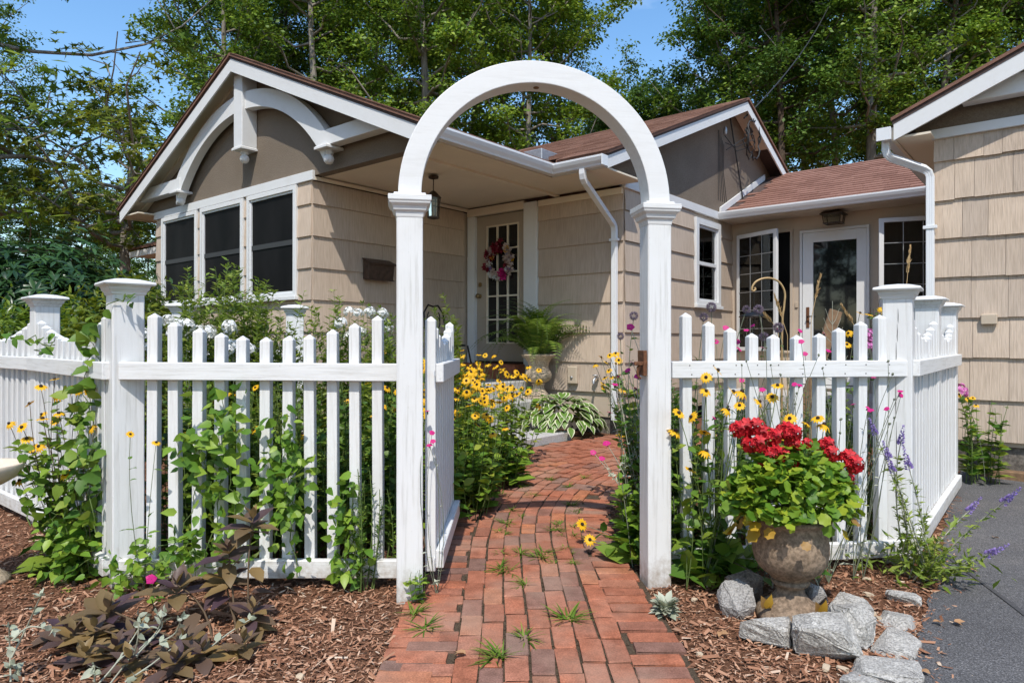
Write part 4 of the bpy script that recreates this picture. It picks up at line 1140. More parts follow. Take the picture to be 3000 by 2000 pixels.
ob = empty('outlet_box', hw(1.86, 2.555, .80), -HA, 'beige outdoor outlet box on the siding near the hosta', 'outlet box')
MB().box(-.07, .07, -.05, .0, -.11, .11).build('cover', 'beige_plastic', ob, .01)
MB().lathe([(.001, 0), (.018, 0), (.018, .012), (.001, .012)], 12).xf(Matrix.Translation((0, -.05, -.03)) @ Matrix.Rotation(R(90), 4, 'X')).build('socket', 'galv', ob)
sg = empty('water_spigot', hw(2.22, 2.55, .78), -HA, 'small galvanised water spigot on the siding by the hosta', 'spigot')
MB().tube([(0, 0, 0), (0, -.06, 0), (0, -.10, -.03), (0, -.105, -.07)], .016, 10).build('pipe', 'galv', sg)
MB().lathe([(.006, 0), (.035, .002), (.038, .012), (.03, .016), (.006, .014)], 12).xf(Matrix.Translation((0, -.06, .02))).build('handle', 'galv', sg)

# wreath on the door
wh = empty('door_wreath', hw(.625, 2.585, 2.31), -HA, 'round silk flower wreath hanging on the front door', 'wreath')
MB().tube([(.19 * math.cos(a), 0, .19 * math.sin(a)) for a in np.linspace(0, 2 * math.pi, 33)], .035, 8).build('ring', 'stemred', wh)
def bloom_mesh(mat, n=26, r=.05):
    pb = PB(); d = rdir(n); d[:, 1] = -abs(d[:, 1]) * .8; d = nrm(d)
    pb.leaves(KITE, d * r * .35, d + rng.normal(size=(n, 3)) * .5, d, r * 1.0); return pb.mesh('bloom', [mat])
bm_ = [bloom_mesh(x, 26, r_) for x, r_ in (('blush', .05), ('whitep', .035), ('wine', .06), ('mag', .05), ('yel', .03), ('lav', .03))]
for k in range(64):
    a = rnd.uniform(0, 2 * math.pi); rr = .19 + rnd.uniform(-.05, .05); q = rnd.choice([0, 0, 0, 1, 1, 1, 5, 4, 2])
    deg = math.degrees(a)
    if 70 < deg < 115: q = 2
    if 165 < deg < 195 and rr > .2: q = 2
    if 280 < deg < 305: q = 3
    inst('bloom', bm_[q], wh, (rr * math.cos(a), -.03 - rnd.random() * .02, rr * math.sin(a) * 1.1), (0, rnd.uniform(0, 6.28), 0), rnd.uniform(.8, 1.25))

# wrought iron chair on the porch
ch = empty('porch_chair', hw(.82, 1.38, .06), -HA + R(100), 'black wrought iron chair with scrolled back on the porch', 'chair')
zf = .66
MB().lathe([(.001, zf + .44), (.2, zf + .44), (.205, zf + .45), (.2, zf + .465), (.001, zf + .468)], 24).build('seat', 'iron', ch)
for sx in (-1, 1):
    MB().tube([(sx * .17, -.16, zf + .45), (sx * .2, -.2, zf + .2), (sx * .2, -.22, zf - .0)], .011, 8).build('leg', 'iron', ch)
    MB().tube([(sx * .16, .16, zf + .45), (sx * .19, .22, zf + .2), (sx * .19, .25, zf - .0)], .011, 8).build('leg', 'iron', ch)
    MB().tube([(sx * (.07 + .05 * math.cos(t)) + sx * .015, .21 + .02, zf + .70 + .09 * math.sin(t) + .01 * t) for t in np.linspace(0, 7.5, 30)], .007, 6).build('scroll', 'iron', ch)
MB().tube([(-.17, .17, zf + .45), (-.21, .20, zf + .65), (-.20, .23, zf + .85), (-.10, .24, zf + .95), (0, .24, zf + .93), (.10, .24, zf + .95), (.20, .23, zf + .85), (.21, .20, zf + .65), (.17, .17, zf + .45)], .011, 8).build('back_frame', 'iron', ch)

# ================================================================== URNS, STONES, BIRDBATH, EDGING
def stone(name, mat, c, dim, rz, label, seedv, group=None, rough=.12, cat='stone', par=None):
    """angular rock: hull of scattered points, then roughened"""
    rs = random.Random(seedv); bm = bmesh.new()
    for _ in range(22):
        p = [rs.uniform(-1, 1) for _ in range(3)]; k = rs.randrange(3); p[k] = rs.choice((-1, 1)) * rs.uniform(.8, 1)
        L = (abs(p[0]) ** 4 + abs(p[1]) ** 4 + abs(p[2]) ** 4) ** .25
        bm.verts.new(Vector(p) / L * .54)
    h = bmesh.ops.convex_hull(bm, input=bm.verts[:]); bmesh.ops.delete(bm, geom=[v for v in bm.verts if not v.link_faces], context='VERTS')
    bmesh.ops.dissolve_limit(bm, angle_limit=.25, verts=bm.verts[:], edges=bm.edges[:])
    bmesh.ops.bevel(bm, geom=bm.edges[:], offset=.035, segments=1, affect='EDGES')
    bmesh.ops.triangulate(bm, faces=bm.faces[:]); bmesh.ops.subdivide_edges(bm, edges=bm.edges[:], cuts=2, use_grid_fill=True)
    for v_ in bm.verts: v_.co += Vector((rs.gauss(0, 1), rs.gauss(0, 1), rs.gauss(0, 1))) * rough * .12
    me = bpy.data.meshes.new(name); bm.to_mesh(me); bm.free(); me.materials.append(M[mat])
    o = inst(name, me, par, (c[0], c[1], c[2]), (rs.uniform(-.15, .15), rs.uniform(-.15, .15), rz), dim)
    if par is None: tag(o, label, cat, group)
    return o
UX, UY = 1.235, 3.03
ur = empty('planter_urn', (UX, UY, 0), 0, 'brown weathered concrete urn ringed by stones, holding red geraniums', 'urn')
MB().lathe([(.001, -.02), (.145, -.02), (.148, .02), (.135, .045), (.09, .075), (.062, .11), (.056, .135), (.075, .148), (.082, .158), (.075, .168), (.064, .172)], 40).build('foot', 'concrete', ur)
MB().lathe([(.06, .17), (.085, .178), (.088, .188), (.11, .20), (.135, .222), (.152, .255), (.161, .295), (.160, .335), (.152, .375), (.142, .405), (.140, .415), (.168, .432), (.172, .444), (.165, .452), (.14, .446), (.12, .40), (.001, .40)], 48).build('bowl', 'concrete', ur)
sts = [((1.005, 3.06), (.135, .15, .15), .2, 'granite_dark', 'grey granite block with a flat face left of the geranium urn foot'),
       ((1.10, 3.24), (.16, .15, .13), .6, 'fieldstone', 'rounded brown fieldstone tucked behind the geranium urn'),
       ((1.035, 2.79), (.20, .14, .12), -.45, 'granite', 'rectangular pale granite block in front of the urn foot'),
       ((1.225, 2.665), (.235, .19, .16), -.25, 'granite', 'largest rough pale granite rock of the urn ring'),
       ((1.375, 2.765), (.145, .16, .17), .5, 'granite', 'upright pale granite rock beside the largest rock'),
       ((1.455, 2.94), (.17, .16, .13), .9, 'granite', 'pale granite rock on the driveway side of the urn ring'),
       ((1.365, 3.10), (.12, .13, .14), .2, 'granite_dark', 'dark speckled granite rock close behind the urn foot')]
for k, (c, dm, rz, mt, lb) in enumerate(sts): stone('ring_stone', mt, (c[0], c[1], dm[2] * .40), dm, rz, lb, 30 + k, 'stones around the geranium urn', rough=.10)
for k, p in enumerate(((2243, 1782), (2402, 1800))):
    g = on_ground(*p, .06)
    pb = PB(); pb.leaves(OVAL, [(0, 0, 0), (.004, 0, 0), (0, .004, 0)], [(.3, -.3, .9), (.5, .2, .8), (-.3, -.4, .8)], [(0, -1, .2), (1, 0, .2), (0, -1, .4)], .07)
    o = pb.build('yellow_leaf', ['geryel'], None, stuff=False, loc=g); tag(o, ['curled yellow leaf between the urn stones by the rectangular block', 'curled yellow leaf between the urn stones by the dark rock'][k], 'leaf')
eds = [(2650, 1740, (.11, .10, .07)), (2628, 1808, (.11, .12, .07)), (2624, 1880, (.12, .15, .08)), (2602, 1955, (.17, .17, .09)), (2535, 1990, (.12, .11, .07)), (2575, 2060, (.18, .17, .08))]
els = ['small granite edging stone half buried by the butterfly bush', 'squarish granite edging stone beside the driveway mulch', 'granite edging stone next to the largest edging stone', 'largest rough granite edging stone beside the driveway', 'low granite edging stone sunk in mulch beside the largest edging stone', 'wide granite edging stone at the end of the row']
for k, (px, py, dm) in enumerate(eds):
    g = on_ground(px, py, .02); stone('edging_stone', 'granite', (g.x, g.y, -.004), (dm[0] * 1.4, dm[1] * 1.45, dm[2]), -.65 + .2 * rnd.random(), els[k], 60 + k, 'granite edging along the driveway', rough=.07)
bb = empty('birdbath', (-2.67, 3.42, 0), 0, 'cream concrete birdbath standing in mulch by the fence corner', 'birdbath')
MB().lathe([(.001, 0), (.13, 0), (.13, .03), (.09, .06), (.062, .10), (.055, .25), (.055, .40), (.07, .47), (.09, .50)], 28).build('pedestal', 'concrete_pale', bb)
MB().lathe([(.06, .495), (.10, .50), (.16, .535), (.185, .575), (.19, .60), (.185, .605), (.176, .598), (.15, .565), (.08, .545), (.001, .54)], 36).build('bowl', 'birdbath', bb)
# pale urn by the steps
u2w = hw(1.47, 2.33)
pu = empty('fern_urn', (u2w.x, u2w.y, .5), 0, 'pale fluted concrete urn on the granite step holding a fern', 'urn')
MB().box(-.16, .16, -.16, .16, -.005, .03).build('plinth', 'concrete_pale', pu, .006, rot=(0, 0, -HA))
MB().lathe([(.001, .03), (.14, .03), (.135, .05), (.105, .08), (.075, .13), (.068, .165), (.085, .175), (.085, .19), (.07, .195)], 32).build('foot', 'concrete_pale', pu)
mb = MB(); n_ = 48; vs = []
prof2 = [(.068, .195), (.12, .215), (.155, .255), (.165, .30), (.150, .345), (.135, .37), (.128, .40), (.135, .45), (.165, .50), (.215, .535), (.225, .55), (.215, .56), (.18, .555), (.15, .52), (.001, .51)]
for i, (r_, z) in enumerate(prof2):
    for j in range(n_):
        a = 2 * math.pi * j / n_; q = r_ * (1 + (.06 * abs(math.sin(5 * a)) if 1 <= i <= 4 else 0)); vs.append((q * math.cos(a), q * math.sin(a), z))
mb.add(vs, [(i * n_ + j, i * n_ + (j + 1) % n_, (i + 1) * n_ + (j + 1) % n_, (i + 1) * n_ + j) for i in range(len(prof2) - 1) for j in range(n_)], 0, True)
mb.build('bowl', 'concrete_pale', pu)

# shepherd's hook with feeder, plank
hb = at(2290, 1150, 4.6); hb.z = 0
hk = empty('shepherd_hook', hb, 0, 'tan steel shepherd hook rising from the flower bed behind the fence', 'garden hook')
def hp(px, py, d=4.6): return at(px, py, d) - hb
pts = [(0, 0, 0), hp(2291, 1000), hp(2297, 900), hp(2300, 865), hp(2294, 842), hp(2280, 824), hp(2258, 815), hp(2235, 816), hp(2215, 825), hp(2205, 838), hp(2203, 849), hp(2208, 852), hp(2213, 847), hp(2210, 842)]
cp = [tuple(x) for x in catmull([tuple(p) for p in pts], 6)]
MB().tube(cp, .007, 8).build('hook', 'hook', hk)
fd = empty('bird_feeder', at(2209, 852, 4.6), 0, 'small dark wire bird feeder hanging from the shepherd hook', 'bird feeder')
MB().tube([(0, 0, 0), (0, 0, -.14)], .003, 6).build('chain', 'iron', fd)
MB().lathe([(.01, -.14), (.09, -.165), (.10, -.175), (.095, -.178)], 16).build('roof', 'iron', fd)
mb = MB()
for k in range(10):
    a = .628 * k; mb.tube([(.055 * math.cos(a), .055 * math.sin(a), -.175), (.055 * math.cos(a), .055 * math.sin(a), -.30)], .0025, 5)
mb.lathe([(.001, -.31), (.065, -.31), (.068, -.295), (.05, -.295)], 16); mb.build('cage', 'iron', fd)
pk = empty('leaning_plank', at(2308, 1120, 4.9) * 1 - Vector((0, 0, .55)), 0, 'weathered brown plank leaning up behind the fence pickets', 'plank')
MB().box(-.045, .045, -.012, .012, 0, 1.12).xf(Matrix.Rotation(R(18), 4, 'Y')).build('board', 'driftwood', pk, .003)
# ================================================================== FLOWERS (shared meshes)
def petals(mb, n, r0, r1, w_, droop, mi, z0=0., jit=.12):
    for k in range(n):
        a = 2 * math.pi * k / n + rnd.uniform(-jit, jit); c, s_ = math.cos(a), math.sin(a); L = r1 * rnd.uniform(.88, 1.06)
        def P(r_, t, z): return (c * r_ - s_ * t, s_ * r_ + c * t, z0 + z)
        mb.add([P(r0, -w_ * .4, 0), P(r0, w_ * .4, 0), P((r0 + L) / 2, w_ * .6, .02 - droop * .35), P((r0 + L) / 2, -w_ * .6, .02 - droop * .35), P(L, 0, -droop)], [(0, 1, 2, 3), (3, 2, 4)], mi)
def rud_mesh(droop):
    mb = MB(); petals(mb, 13, .10, .5, .17, droop, 0)
    mb.lathe([(.001, .17), (.06, .16), (.11, .11), (.13, .04), (.11, -.02), (.001, -.04)], 10, mi=1, cap=False)
    return mb.mesh('coneflower_bloom', ['yel', 'cone'])
RUD = [rud_mesh(d) for d in (.02, .12, .22, .06, .38)]
def camp_mesh():
    mb = MB(); petals(mb, 5, .03, .5, .5, .06, 0, jit=.05); mb.lathe([(.03, 0), (.13, -.1), (.15, -.35), (.06, -.6), (.02, -.62)], 7, mi=1, cap=False); return mb.mesh('campion_bloom', ['mag', 'greystem'])
CAMP = camp_mesh()
BUD = MB().lathe([(.05, -.5), (.28, -.2), (.34, .1), (.2, .4), (.06, .5)], 8).mesh('seed_pod', ['greystem'])
def cluster_mesh(name, mat, n, flat=.6, k=.33):
    pb = PB(); d = rdir(n); d[:, 2] = abs(d[:, 2]) * .9 - .15; d = nrm(d); pos = d * np.array([.5, .5, .5 * flat / .6]) * U(.75, 1., n)[:, None]
    for q in range(5):
        a = 2 * math.pi * q / 5; t = nrm(np.cross(d, np.array([.2, .3, .93]))); b = np.cross(d, t); dr = t * math.cos(a) + b * math.sin(a)
        pb.leaves(KITE, pos, dr + d * .25, d, k * .62)
    return pb.mesh(name, [mat])
PHLOX = cluster_mesh('phlox_head', 'whitep', 46, .6, .26); PINK = cluster_mesh('phlox_head', 'pinkp', 40, .6, .26); GERH = cluster_mesh('geranium_head', 'redp', 22, .9, .62)
def thistle_mesh():
    pb = PB(); n = 220; i = np.arange(n) + .5; ph = np.arccos(1 - 2 * i / n); th = math.pi * (1 + 5 ** .5) * i
    d = np.stack([np.cos(th) * np.sin(ph), np.sin(th) * np.sin(ph), np.cos(ph)], 1)
    pb.leaves(SLIM, d * .25, d + rng.normal(size=d.shape) * .12, rdir(n), .27)
    me = pb.mesh('globe_thistle_head', ['thistle', 'thistle']); return me
THI = thistle_mesh()

def aim(d):
    """euler that turns +z to d"""
    return Vector(d).to_track_quat('Z', 'Y').to_euler()

def stems_for(base, tips, K=6, bow=.12):
    base = np.asarray(base, float); tips = np.asarray(tips, float); N = len(tips)
    t = np.linspace(0, 1, K)[None, :, None]
    P = base[:, None] * (1 - t) + tips[:, None] * t
    side = rng.normal(size=(N, 1, 3)) * bow; side[..., 2] = 0
    L = np.linalg.norm(tips - base, axis=1)[:, None, None]
    lift = np.zeros((N, K, 3)); lift[..., 2] = (t * (1 - t) * .25)[..., 0] * L[..., 0]
    P = P + side * (t * (1 - t) * 2) * L * .6 + lift * .5
    return P
def along(P, per, lo=.08, hi=.95):
    """sample points and outward directions on stems"""
    N, K, _ = P.shape; t = U(lo, hi, (N, per)) * (K - 1); i = np.minimum(t.astype(int), K - 2); f = (t - i)[..., None]
    idx = np.arange(N)[:, None]
    pos = P[idx, i] * (1 - f) + P[idx, i + 1] * f
    tan = nrm(P[idx, i + 1] - P[idx, i])
    return pos.reshape(-1, 3), tan.reshape(-1, 3), (t / (K - 1)).ravel()

def clump(name, label, cat, pos, n, h, spread, tpl, lsize, per, leaf, stem='stem', group=None, flower=None, fsize=.06, fprob=1., base_r=.12, srad=.004, lo=.08, hi=.95, hvar=.25, fup=(0, -.55, .8), lift=.35, taper=.5, ftag='flower'):
    x, y = pos[0], pos[1]; z = gz(x, y) if len(pos) < 3 else pos[2]
    root = empty(name, (x, y, z), 0, label, cat, group)
    a = U(0, 2 * math.pi, n); rr = np.sqrt(U(0, 1, n))
    base = np.stack([np.cos(a) * rr * base_r, np.sin(a) * rr * base_r, np.zeros(n)], 1)
    hh = h * (1 - hvar * rr * U(.3, 1.2, n)) * U(.88, 1.06, n)
    tips = np.stack([np.cos(a) * rr * spread, np.sin(a) * rr * spread, hh], 1)
    P = stems_for(base, tips)
    pb = PB(); pb.stems(P, srad, srad * .5, 1)
    if per:
        p, tan, t = along(P, per, lo, hi); N = len(p)
        d = rdir(N, .35); d = nrm(d - tan * (d * tan).sum(1, keepdims=True)) + tan * lift
        pb.leaves(tpl, p, d, upish(N, .35), lsize * (1 - taper * t) * U(.7, 1.25, N), 0)
    pb.build('foliage', [leaf, stem], root)
    if flower:
        for k in range(n):
            if rnd.random() > fprob: continue
            d = Vector(fup) + Vector((rnd.gauss(0, .5), rnd.gauss(0, .45), 0))
            inst(ftag, flower[k % len(flower)] if isinstance(flower, list) else flower, root, P[k, -1], aim(d), fsize * rnd.uniform(.8, 1.15))
    return root

def picked(name, label, cat, base_pts, tips, flowers, fsize, leaf, tpl, lsize, per, stem='greystem', group=None, srad=.003, fup=(0, -.5, .75), extra=0, lo=.05, hi=.9, ftag='flower', bow=.12, taper=.6, lift=.35):
    """a plant whose blooms stand at given places"""
    base_pts = [Vector(b) for b in base_pts]; c = sum(base_pts, Vector()) / len(base_pts); c.z = gz(c.x, c.y)
    root = empty(name, c, 0, label, cat, group)
    tips = [Vector(t_) for t_ in tips]
    bs = [min(base_pts, key=lambda b: (b - t_).length + rnd.random() * .2) for t_ in tips]
    P = stems_for(np.array([b - c for b in bs]), np.array([t_ - c for t_ in tips]), 7, bow)
    pb = PB(); pb.stems(P, srad, srad * .6, 1)
    if per:
        p, tan, t = along(P, per, lo, hi); N = len(p); d = rdir(N, .35) + tan * lift
        pb.leaves(tpl, p, d, upish(N, .35), lsize * (1 - taper * t) * U(.7, 1.2, N), 0)
    if extra:
        k = rng.integers(0, len(bs), extra); p = P[k, 1] * U(.1, 1, (extra, 1)) + rng.normal(size=(extra, 3)) * .05; p[:, 2] = abs(p[:, 2])
        pb.leaves(tpl, p, rdir(extra, .5) + np.array([0, 0, .4]), upish(extra, .4), lsize * U(.9, 1.5, extra), 0)
    pb.build('foliage', [leaf, stem], root)
    for k in range(len(tips)):
        d = Vector(fup) + Vector((rnd.gauss(0, .45), rnd.gauss(0, .4), rnd.gauss(0, .15)))
        fm = flowers[k % len(flowers)]
        inst(ftag, fm, root, P[k, -1], aim(d), fsize * rnd.uniform(.85, 1.15))
    return root

def vine(name, label, polys, leaf, tpl, lsize, per_m, spread=.05, group=None, srad=.003, facing=(0, -1, .6), stem='stem', cat='vine'):
    """stems given as world polylines, leaves hanging on them and turned to the light"""
    c = Vector(polys[0][0]); c.z = gz(c.x, c.y); root = empty(name, c, 0, label, cat, group); pb = PB()
    for P in polys:
        q = catmull([tuple(Vector(p) - c) for p in P], 6); q[1:-1] += rng.normal(size=q[1:-1].shape) * .012
        pb.stems(q[None], srad, srad * .5, 1, 5)
        L = np.linalg.norm(np.diff(q, axis=0), axis=1).sum(); N = int(L * per_m)
        i = U(0, len(q) - 1.001, N); k = i.astype(int); f = (i - k)[:, None]; p = q[k] * (1 - f) + q[k + 1] * f + rng.normal(size=(N, 3)) * np.array([spread, spread * .5, spread])
        d = rdir(N, .6) + np.array([0, -.15, -.3]); up = nrm(np.array(facing) + rng.normal(size=(N, 3)) * .75); h_ = N // 3
        sz = lsize * U(.3, 1.0, N) ** .8 * 1.2
        pb.leaves(OVAL, p[:h_], d[:h_], up[:h_], sz[:h_] * 1.1, 0); pb.leaves(tpl, p[h_:], d[h_:], up[h_:], sz[h_:], 0)
    pb.build('foliage', [leaf, stem], root)
    return root

# ================================================================== FRONT FLOWERS, VINES
n3 = lambda x, y: (x / 2.24 + 1950, y / 2.24 + 750)
n1 = lambda x, y: (x / 2.24, y / 2.24 + 700)
rud_r = [(340, 750), (265, 795), (265, 885), (440, 890), (500, 890), (735, 850), (700, 925), (615, 955), (485, 980), (410, 1010), (85, 1030), (170, 1055), (65, 1150), (255, 1155), (265, 1280), (160, 1400), (815, 1065), (930, 1100), (1000, 1065), (1040, 1105), (695, 1140), (740, 1190)]
picked('coneflower_plant', 'tall black eyed coneflowers growing against the fence behind the geranium urn', 'coneflower',
       [(.86, 3.36, 0), (.95, 3.40, 0), (1.02, 3.42, 0), (1.35, 3.42, 0), (1.5, 3.44, 0)], [at(*n3(*p), 3.33 + .06 * rnd.random()) for p in rud_r], RUD, .075, 'rud', OVAL, .12, 9, 'stem', extra=70)
rud_l = [(360, 920), (268, 968), (455, 975), (505, 990), (375, 1020), (195, 1080), (385, 1145), (275, 1150), (365, 1190), (60, 1210), (145, 1235), (175, 1310), (595, 1240), (215, 1370), (255, 1360), (585, 1010), (430, 1545), (130, 1585), (280, 1180)]
picked('coneflower_plant', 'bushy black eyed coneflowers between the birdbath and the corner post', 'coneflower',
       [(-2.35, 3.62, 0), (-2.22, 3.6, 0), (-2.45, 3.75, 0), (-2.15, 3.5, 0)], [at(*n1(*p), 3.52 + .1 * rnd.random()) for p in rud_l], RUD, .066, 'rud', OVAL, .125, 16, 'stemred', extra=150, fup=(.1, -.5, .8))
picked('coneflower_plant', 'single stem of small coneflowers in front of the corner post', 'coneflower', [(-1.80, 3.34, 0)], [at(*n1(855, 1280), 3.32), at(*n1(1025, 1335), 3.33)], RUD, .05, 'vine', OVAL, .08, 5)
picked('coneflower_plant', 'low pair of coneflowers drooping over the brick path edge', 'coneflower', [(.72, 3.68, 0), (.80, 3.75, 0)], [on_ground(1705, 1535, .14), on_ground(1728, 1580, .10)], RUD, .075, 'rud', OVAL, .16, 12, extra=40)
camp_r = [(1230, 970), (1330, 995), (1345, 1010), (1540, 885), (1545, 912), (1365, 795), (1450, 1000), (635, 875), (500, 815), (510, 925), (880, 845), (845, 840), (320, 1060), (890, 560), (415, 980)]
picked('rose_campion', 'rose campion with magenta blooms in front of the picket fence by the urn', 'flower plant', [(1.25, 3.40, 0), (1.55, 3.45, 0), (1.75, 3.5, 0), (.95, 3.4, 0)], [at(*n3(*p), 3.42 + .05 * rnd.random()) for p in camp_r], [CAMP], .034, 'silver', SLIM, .05, 7, 'greystem', srad=.0022, extra=40, ftag='bloom')
buds = [(1460, 690), (1490, 775), (1500, 940), (1005, 650), (1030, 735), (690, 715), (755, 780), (500, 715), (530, 690), (860, 900), (850, 970), (1150, 1070), (1145, 1160), (1470, 1100), (1500, 1060), (660, 600)]
picked('seed_stalks', 'thin grey campion stalks with seed pods crossing the fence rail by the urn', 'plant stalks', [(1.3, 3.41, 0), (1.6, 3.45, 0), (1.8, 3.5, 0)], [at(*n3(*p), 3.45) for p in buds], [BUD], .017, 'silver', SLIM, .03, 3, 'greystem', srad=.0022, ftag='pod')
camp_m = [(885, 490), (740, 485), (530, 485), (570, 455), (485, 610), (1045, 510), (640, 600), (915, 640), (1070, 620), (470, 560), (330, 560), (395, 470)]
picked('rose_campion', 'rose campion with magenta blooms behind the fence pickets', 'flower plant', [(1.2, 4.1, 0), (1.5, 4.15, 0), (1.9, 4.2, 0)], [at(*n3(*p), 4.0 + .3 * rnd.random()) for p in camp_m], [CAMP], .042, 'gold', SLIM, .06, 10, 'greystem', srad=.0025, extra=120, ftag='bloom')
thp = [(300, 335), (250, 400), (530, 350), (610, 350), (740, 470), (645, 530)]
picked('globe_thistle', 'globe thistles with spiky round heads rising behind the fence pickets', 'thistle', [(1.05, 4.2, 0), (1.5, 4.25, 0), (1.7, 4.2, 0)], [at(*n3(*p), 4.15) for p in thp], [THI], .062, 'dkleaf', OVAL, .10, 6, 'greystem', srad=.0035, ftag='head')
picked('globe_thistle', 'single dark globe thistle beside the arbor post and downspout', 'thistle', [(.86, 4.55, 0)], [at(1857, 925, 4.5), at(1818, 985, 4.5)], [THI], .058, 'dkleaf', OVAL, .12, 14, 'greystem', srad=.0035, ftag='head', extra=20)
# pink magenta bloom low in the mulch bed
picked('pink_campion', 'small plant with one bright magenta bloom among bronze leaves', 'flower plant', [(-1.62, 3.10, 0)], [on_ground(443, 1695, .22)], [CAMP], .055, 'vine', OVAL, .07, 8, fup=(0, -.9, .4), ftag='bloom')
# left gate campion
picked('rose_campion', 'thin rose campion stems growing up beside the open gate', 'flower plant', [(-.36, 3.27, 0)], [at(1252, 1203, 3.26), at(1266, 1267, 3.26), at(1268, 1292, 3.25), at(1258, 1303, 3.25)], [CAMP], .034, 'silver', SLIM, .04, 5, 'greystem', srad=.002, ftag='bloom')

def V(px, py, d=3.33): return at(px, py, d)
vine('vine', 'broad leaved green vine climbing the fence pickets behind the bronze plant', [[V(660, 1690), V(640, 1500), V(665, 1350), V(640, 1240), V(665, 1130)], [V(700, 1680), V(690, 1480), V(660, 1330), V(690, 1200)], [V(640, 1420), V(600, 1330), V(560, 1270)], [V(560, 1690), V(540, 1560), V(580, 1400), V(545, 1300)], [V(600, 1660), V(620, 1450), V(590, 1300)]], 'vine', HEART, .070, 50, .055)
vine('vine', 'light green vine twining up the middle fence pickets', [[V(870, 1690), V(850, 1500), V(840, 1380), V(830, 1280), V(835, 1240)], [V(800, 1600), V(830, 1420), V(850, 1300)], [V(835, 1560), V(800, 1400), V(760, 1340)], [V(860, 1480), V(880, 1390), V(845, 1330)]], 'vine', HEART, .058, 78, .05)
vine('vine', 'low yellow-green vine trailing along the bottom fence rail', [[V(360, 1690, 3.30), V(450, 1640, 3.30), V(560, 1620, 3.31), V(640, 1650, 3.31)], [V(380, 1650, 3.31), V(470, 1600, 3.31), V(560, 1580, 3.31)], [V(300, 1720, 3.28), V(380, 1690, 3.28), V(460, 1670, 3.28)]], 'vine', HEART, .05, 90, .05)
vine('vine', 'small vine clump hanging over the bottom rail near the arbor', [[V(1000, 1700), V(1010, 1600), V(1000, 1540), V(1030, 1500)], [V(1030, 1690), V(1040, 1600), V(1020, 1520)], [V(990, 1560), V(1000, 1480), V(1020, 1420)]], 'vine', HEART, .06, 90, .04)
vine('vine', 'leafy vine climbing the left side of the fence corner post', [[V(265, 1690, 3.50), V(250, 1500, 3.5), V(265, 1300, 3.52), V(250, 1120, 3.55), V(270, 1000, 3.56), V(262, 960, 3.58)], [V(230, 1680, 3.5), V(240, 1450, 3.5), V(225, 1250, 3.54), V(255, 1080, 3.56)], [V(280, 1560, 3.46), V(260, 1400, 3.48), V(275, 1200, 3.5)], [V(180, 1690, 3.48), V(200, 1560, 3.5), V(170, 1440, 3.5)]], 'rud', HEART, .078, 50, .06)
vine('vine', 'young yellow-green vine sprawling at the foot of the corner post', [[V(130, 1700, 3.4), V(180, 1620, 3.42), V(260, 1610, 3.42)], [V(160, 1720, 3.38), V(230, 1660, 3.40), V(290, 1630, 3.40)], [V(120, 1600, 3.45), V(170, 1560, 3.45), V(150, 1500, 3.45)], [V(90, 1540, 3.45), V(110, 1420, 3.5), V(80, 1330, 3.5)]], 'vine', HEART, .055, 75, .06)
vine('vine_tendril', 'thin tendril with a few leaves curling across the corner post top', [[V(300, 900, 3.36), V(340, 875, 3.34), V(400, 868, 3.33)], [V(160, 1010, 3.6), V(70, 990, 3.75), V(20, 990, 3.8)], [V(110, 1040, 3.7), V(140, 1010, 3.66), V(170, 990, 3.62)]], 'vine', HEART, .055, 16, .02)
clump('feathery_weed', 'dark feathery weed growing through the pickets near the arbor', 'weed', (-.73, 3.36), 9, .62, .10, SLIM, .045, 46, 'dkleaf', base_r=.05, lift=.6)
clump('feathery_weed', 'bright feathery weed behind the pickets beside the arbor post', 'weed', (-.60, 3.52), 9, .5, .10, SLIM, .04, 46, 'vine', base_r=.05, lift=.6)

# bronze purple plant in the mulch
n2 = lambda x, y: (x / 2.24, y / 2.24 + 1300)
bpl = empty('bronze_leaf_plant', (-1.12, 2.72, 0), 0, 'bronze purple leafed plant with ribbed leaves spreading over the mulch', 'foliage plant')
pb = PB(); cb_ = Vector((-1.12, 2.72, 0))
wh_ = [((1660, 490), 3.05, 1.1), ((1500, 690), 3.0, 1.1), ((1160, 920), 2.92, 1.25), ((710, 1080), 2.85, 1.3), ((480, 1330), 2.72, 1.1), ((1660, 1080), 2.85, 1.0), ((1210, 1370), 2.66, 1.15), ((1600, 1330), 2.66, .8), ((900, 1250), 2.72, 1.1), ((1480, 860), 3.0, 1.0), ((620, 1200), 2.72, .9), ((760, 1330), 2.6, 1.0), ((850, 1480), 2.5, 1.0), ((1150, 1500), 2.5, 1.0), ((560, 1470), 2.55, 1.), ((1330, 1450), 2.58, .9), ((420, 1180), 2.8, .9)]
PURP = T([(0, 0, 0), (.25, .22, .05), (.25, .11, .0), (.25, 0, .02), (.25, -.11, 0), (.25, -.22, .05), (.6, .23, .05), (.6, .11, -.01), (.6, 0, .0), (.6, -.11, -.01), (.6, -.23, .05), (.85, .1, -.04), (.85, 0, -.04), (.85, -.1, -.04), (1, 0, -.1)],
         [(0, 2, 1), (0, 3, 2), (0, 4, 3), (0, 5, 4), (1, 2, 7, 6), (2, 3, 8, 7), (3, 4, 9, 8), (4, 5, 10, 9), (6, 7, 11), (7, 8, 12, 11), (8, 9, 13, 12), (9, 10, 13), (11, 12, 14), (12, 13, 14)])
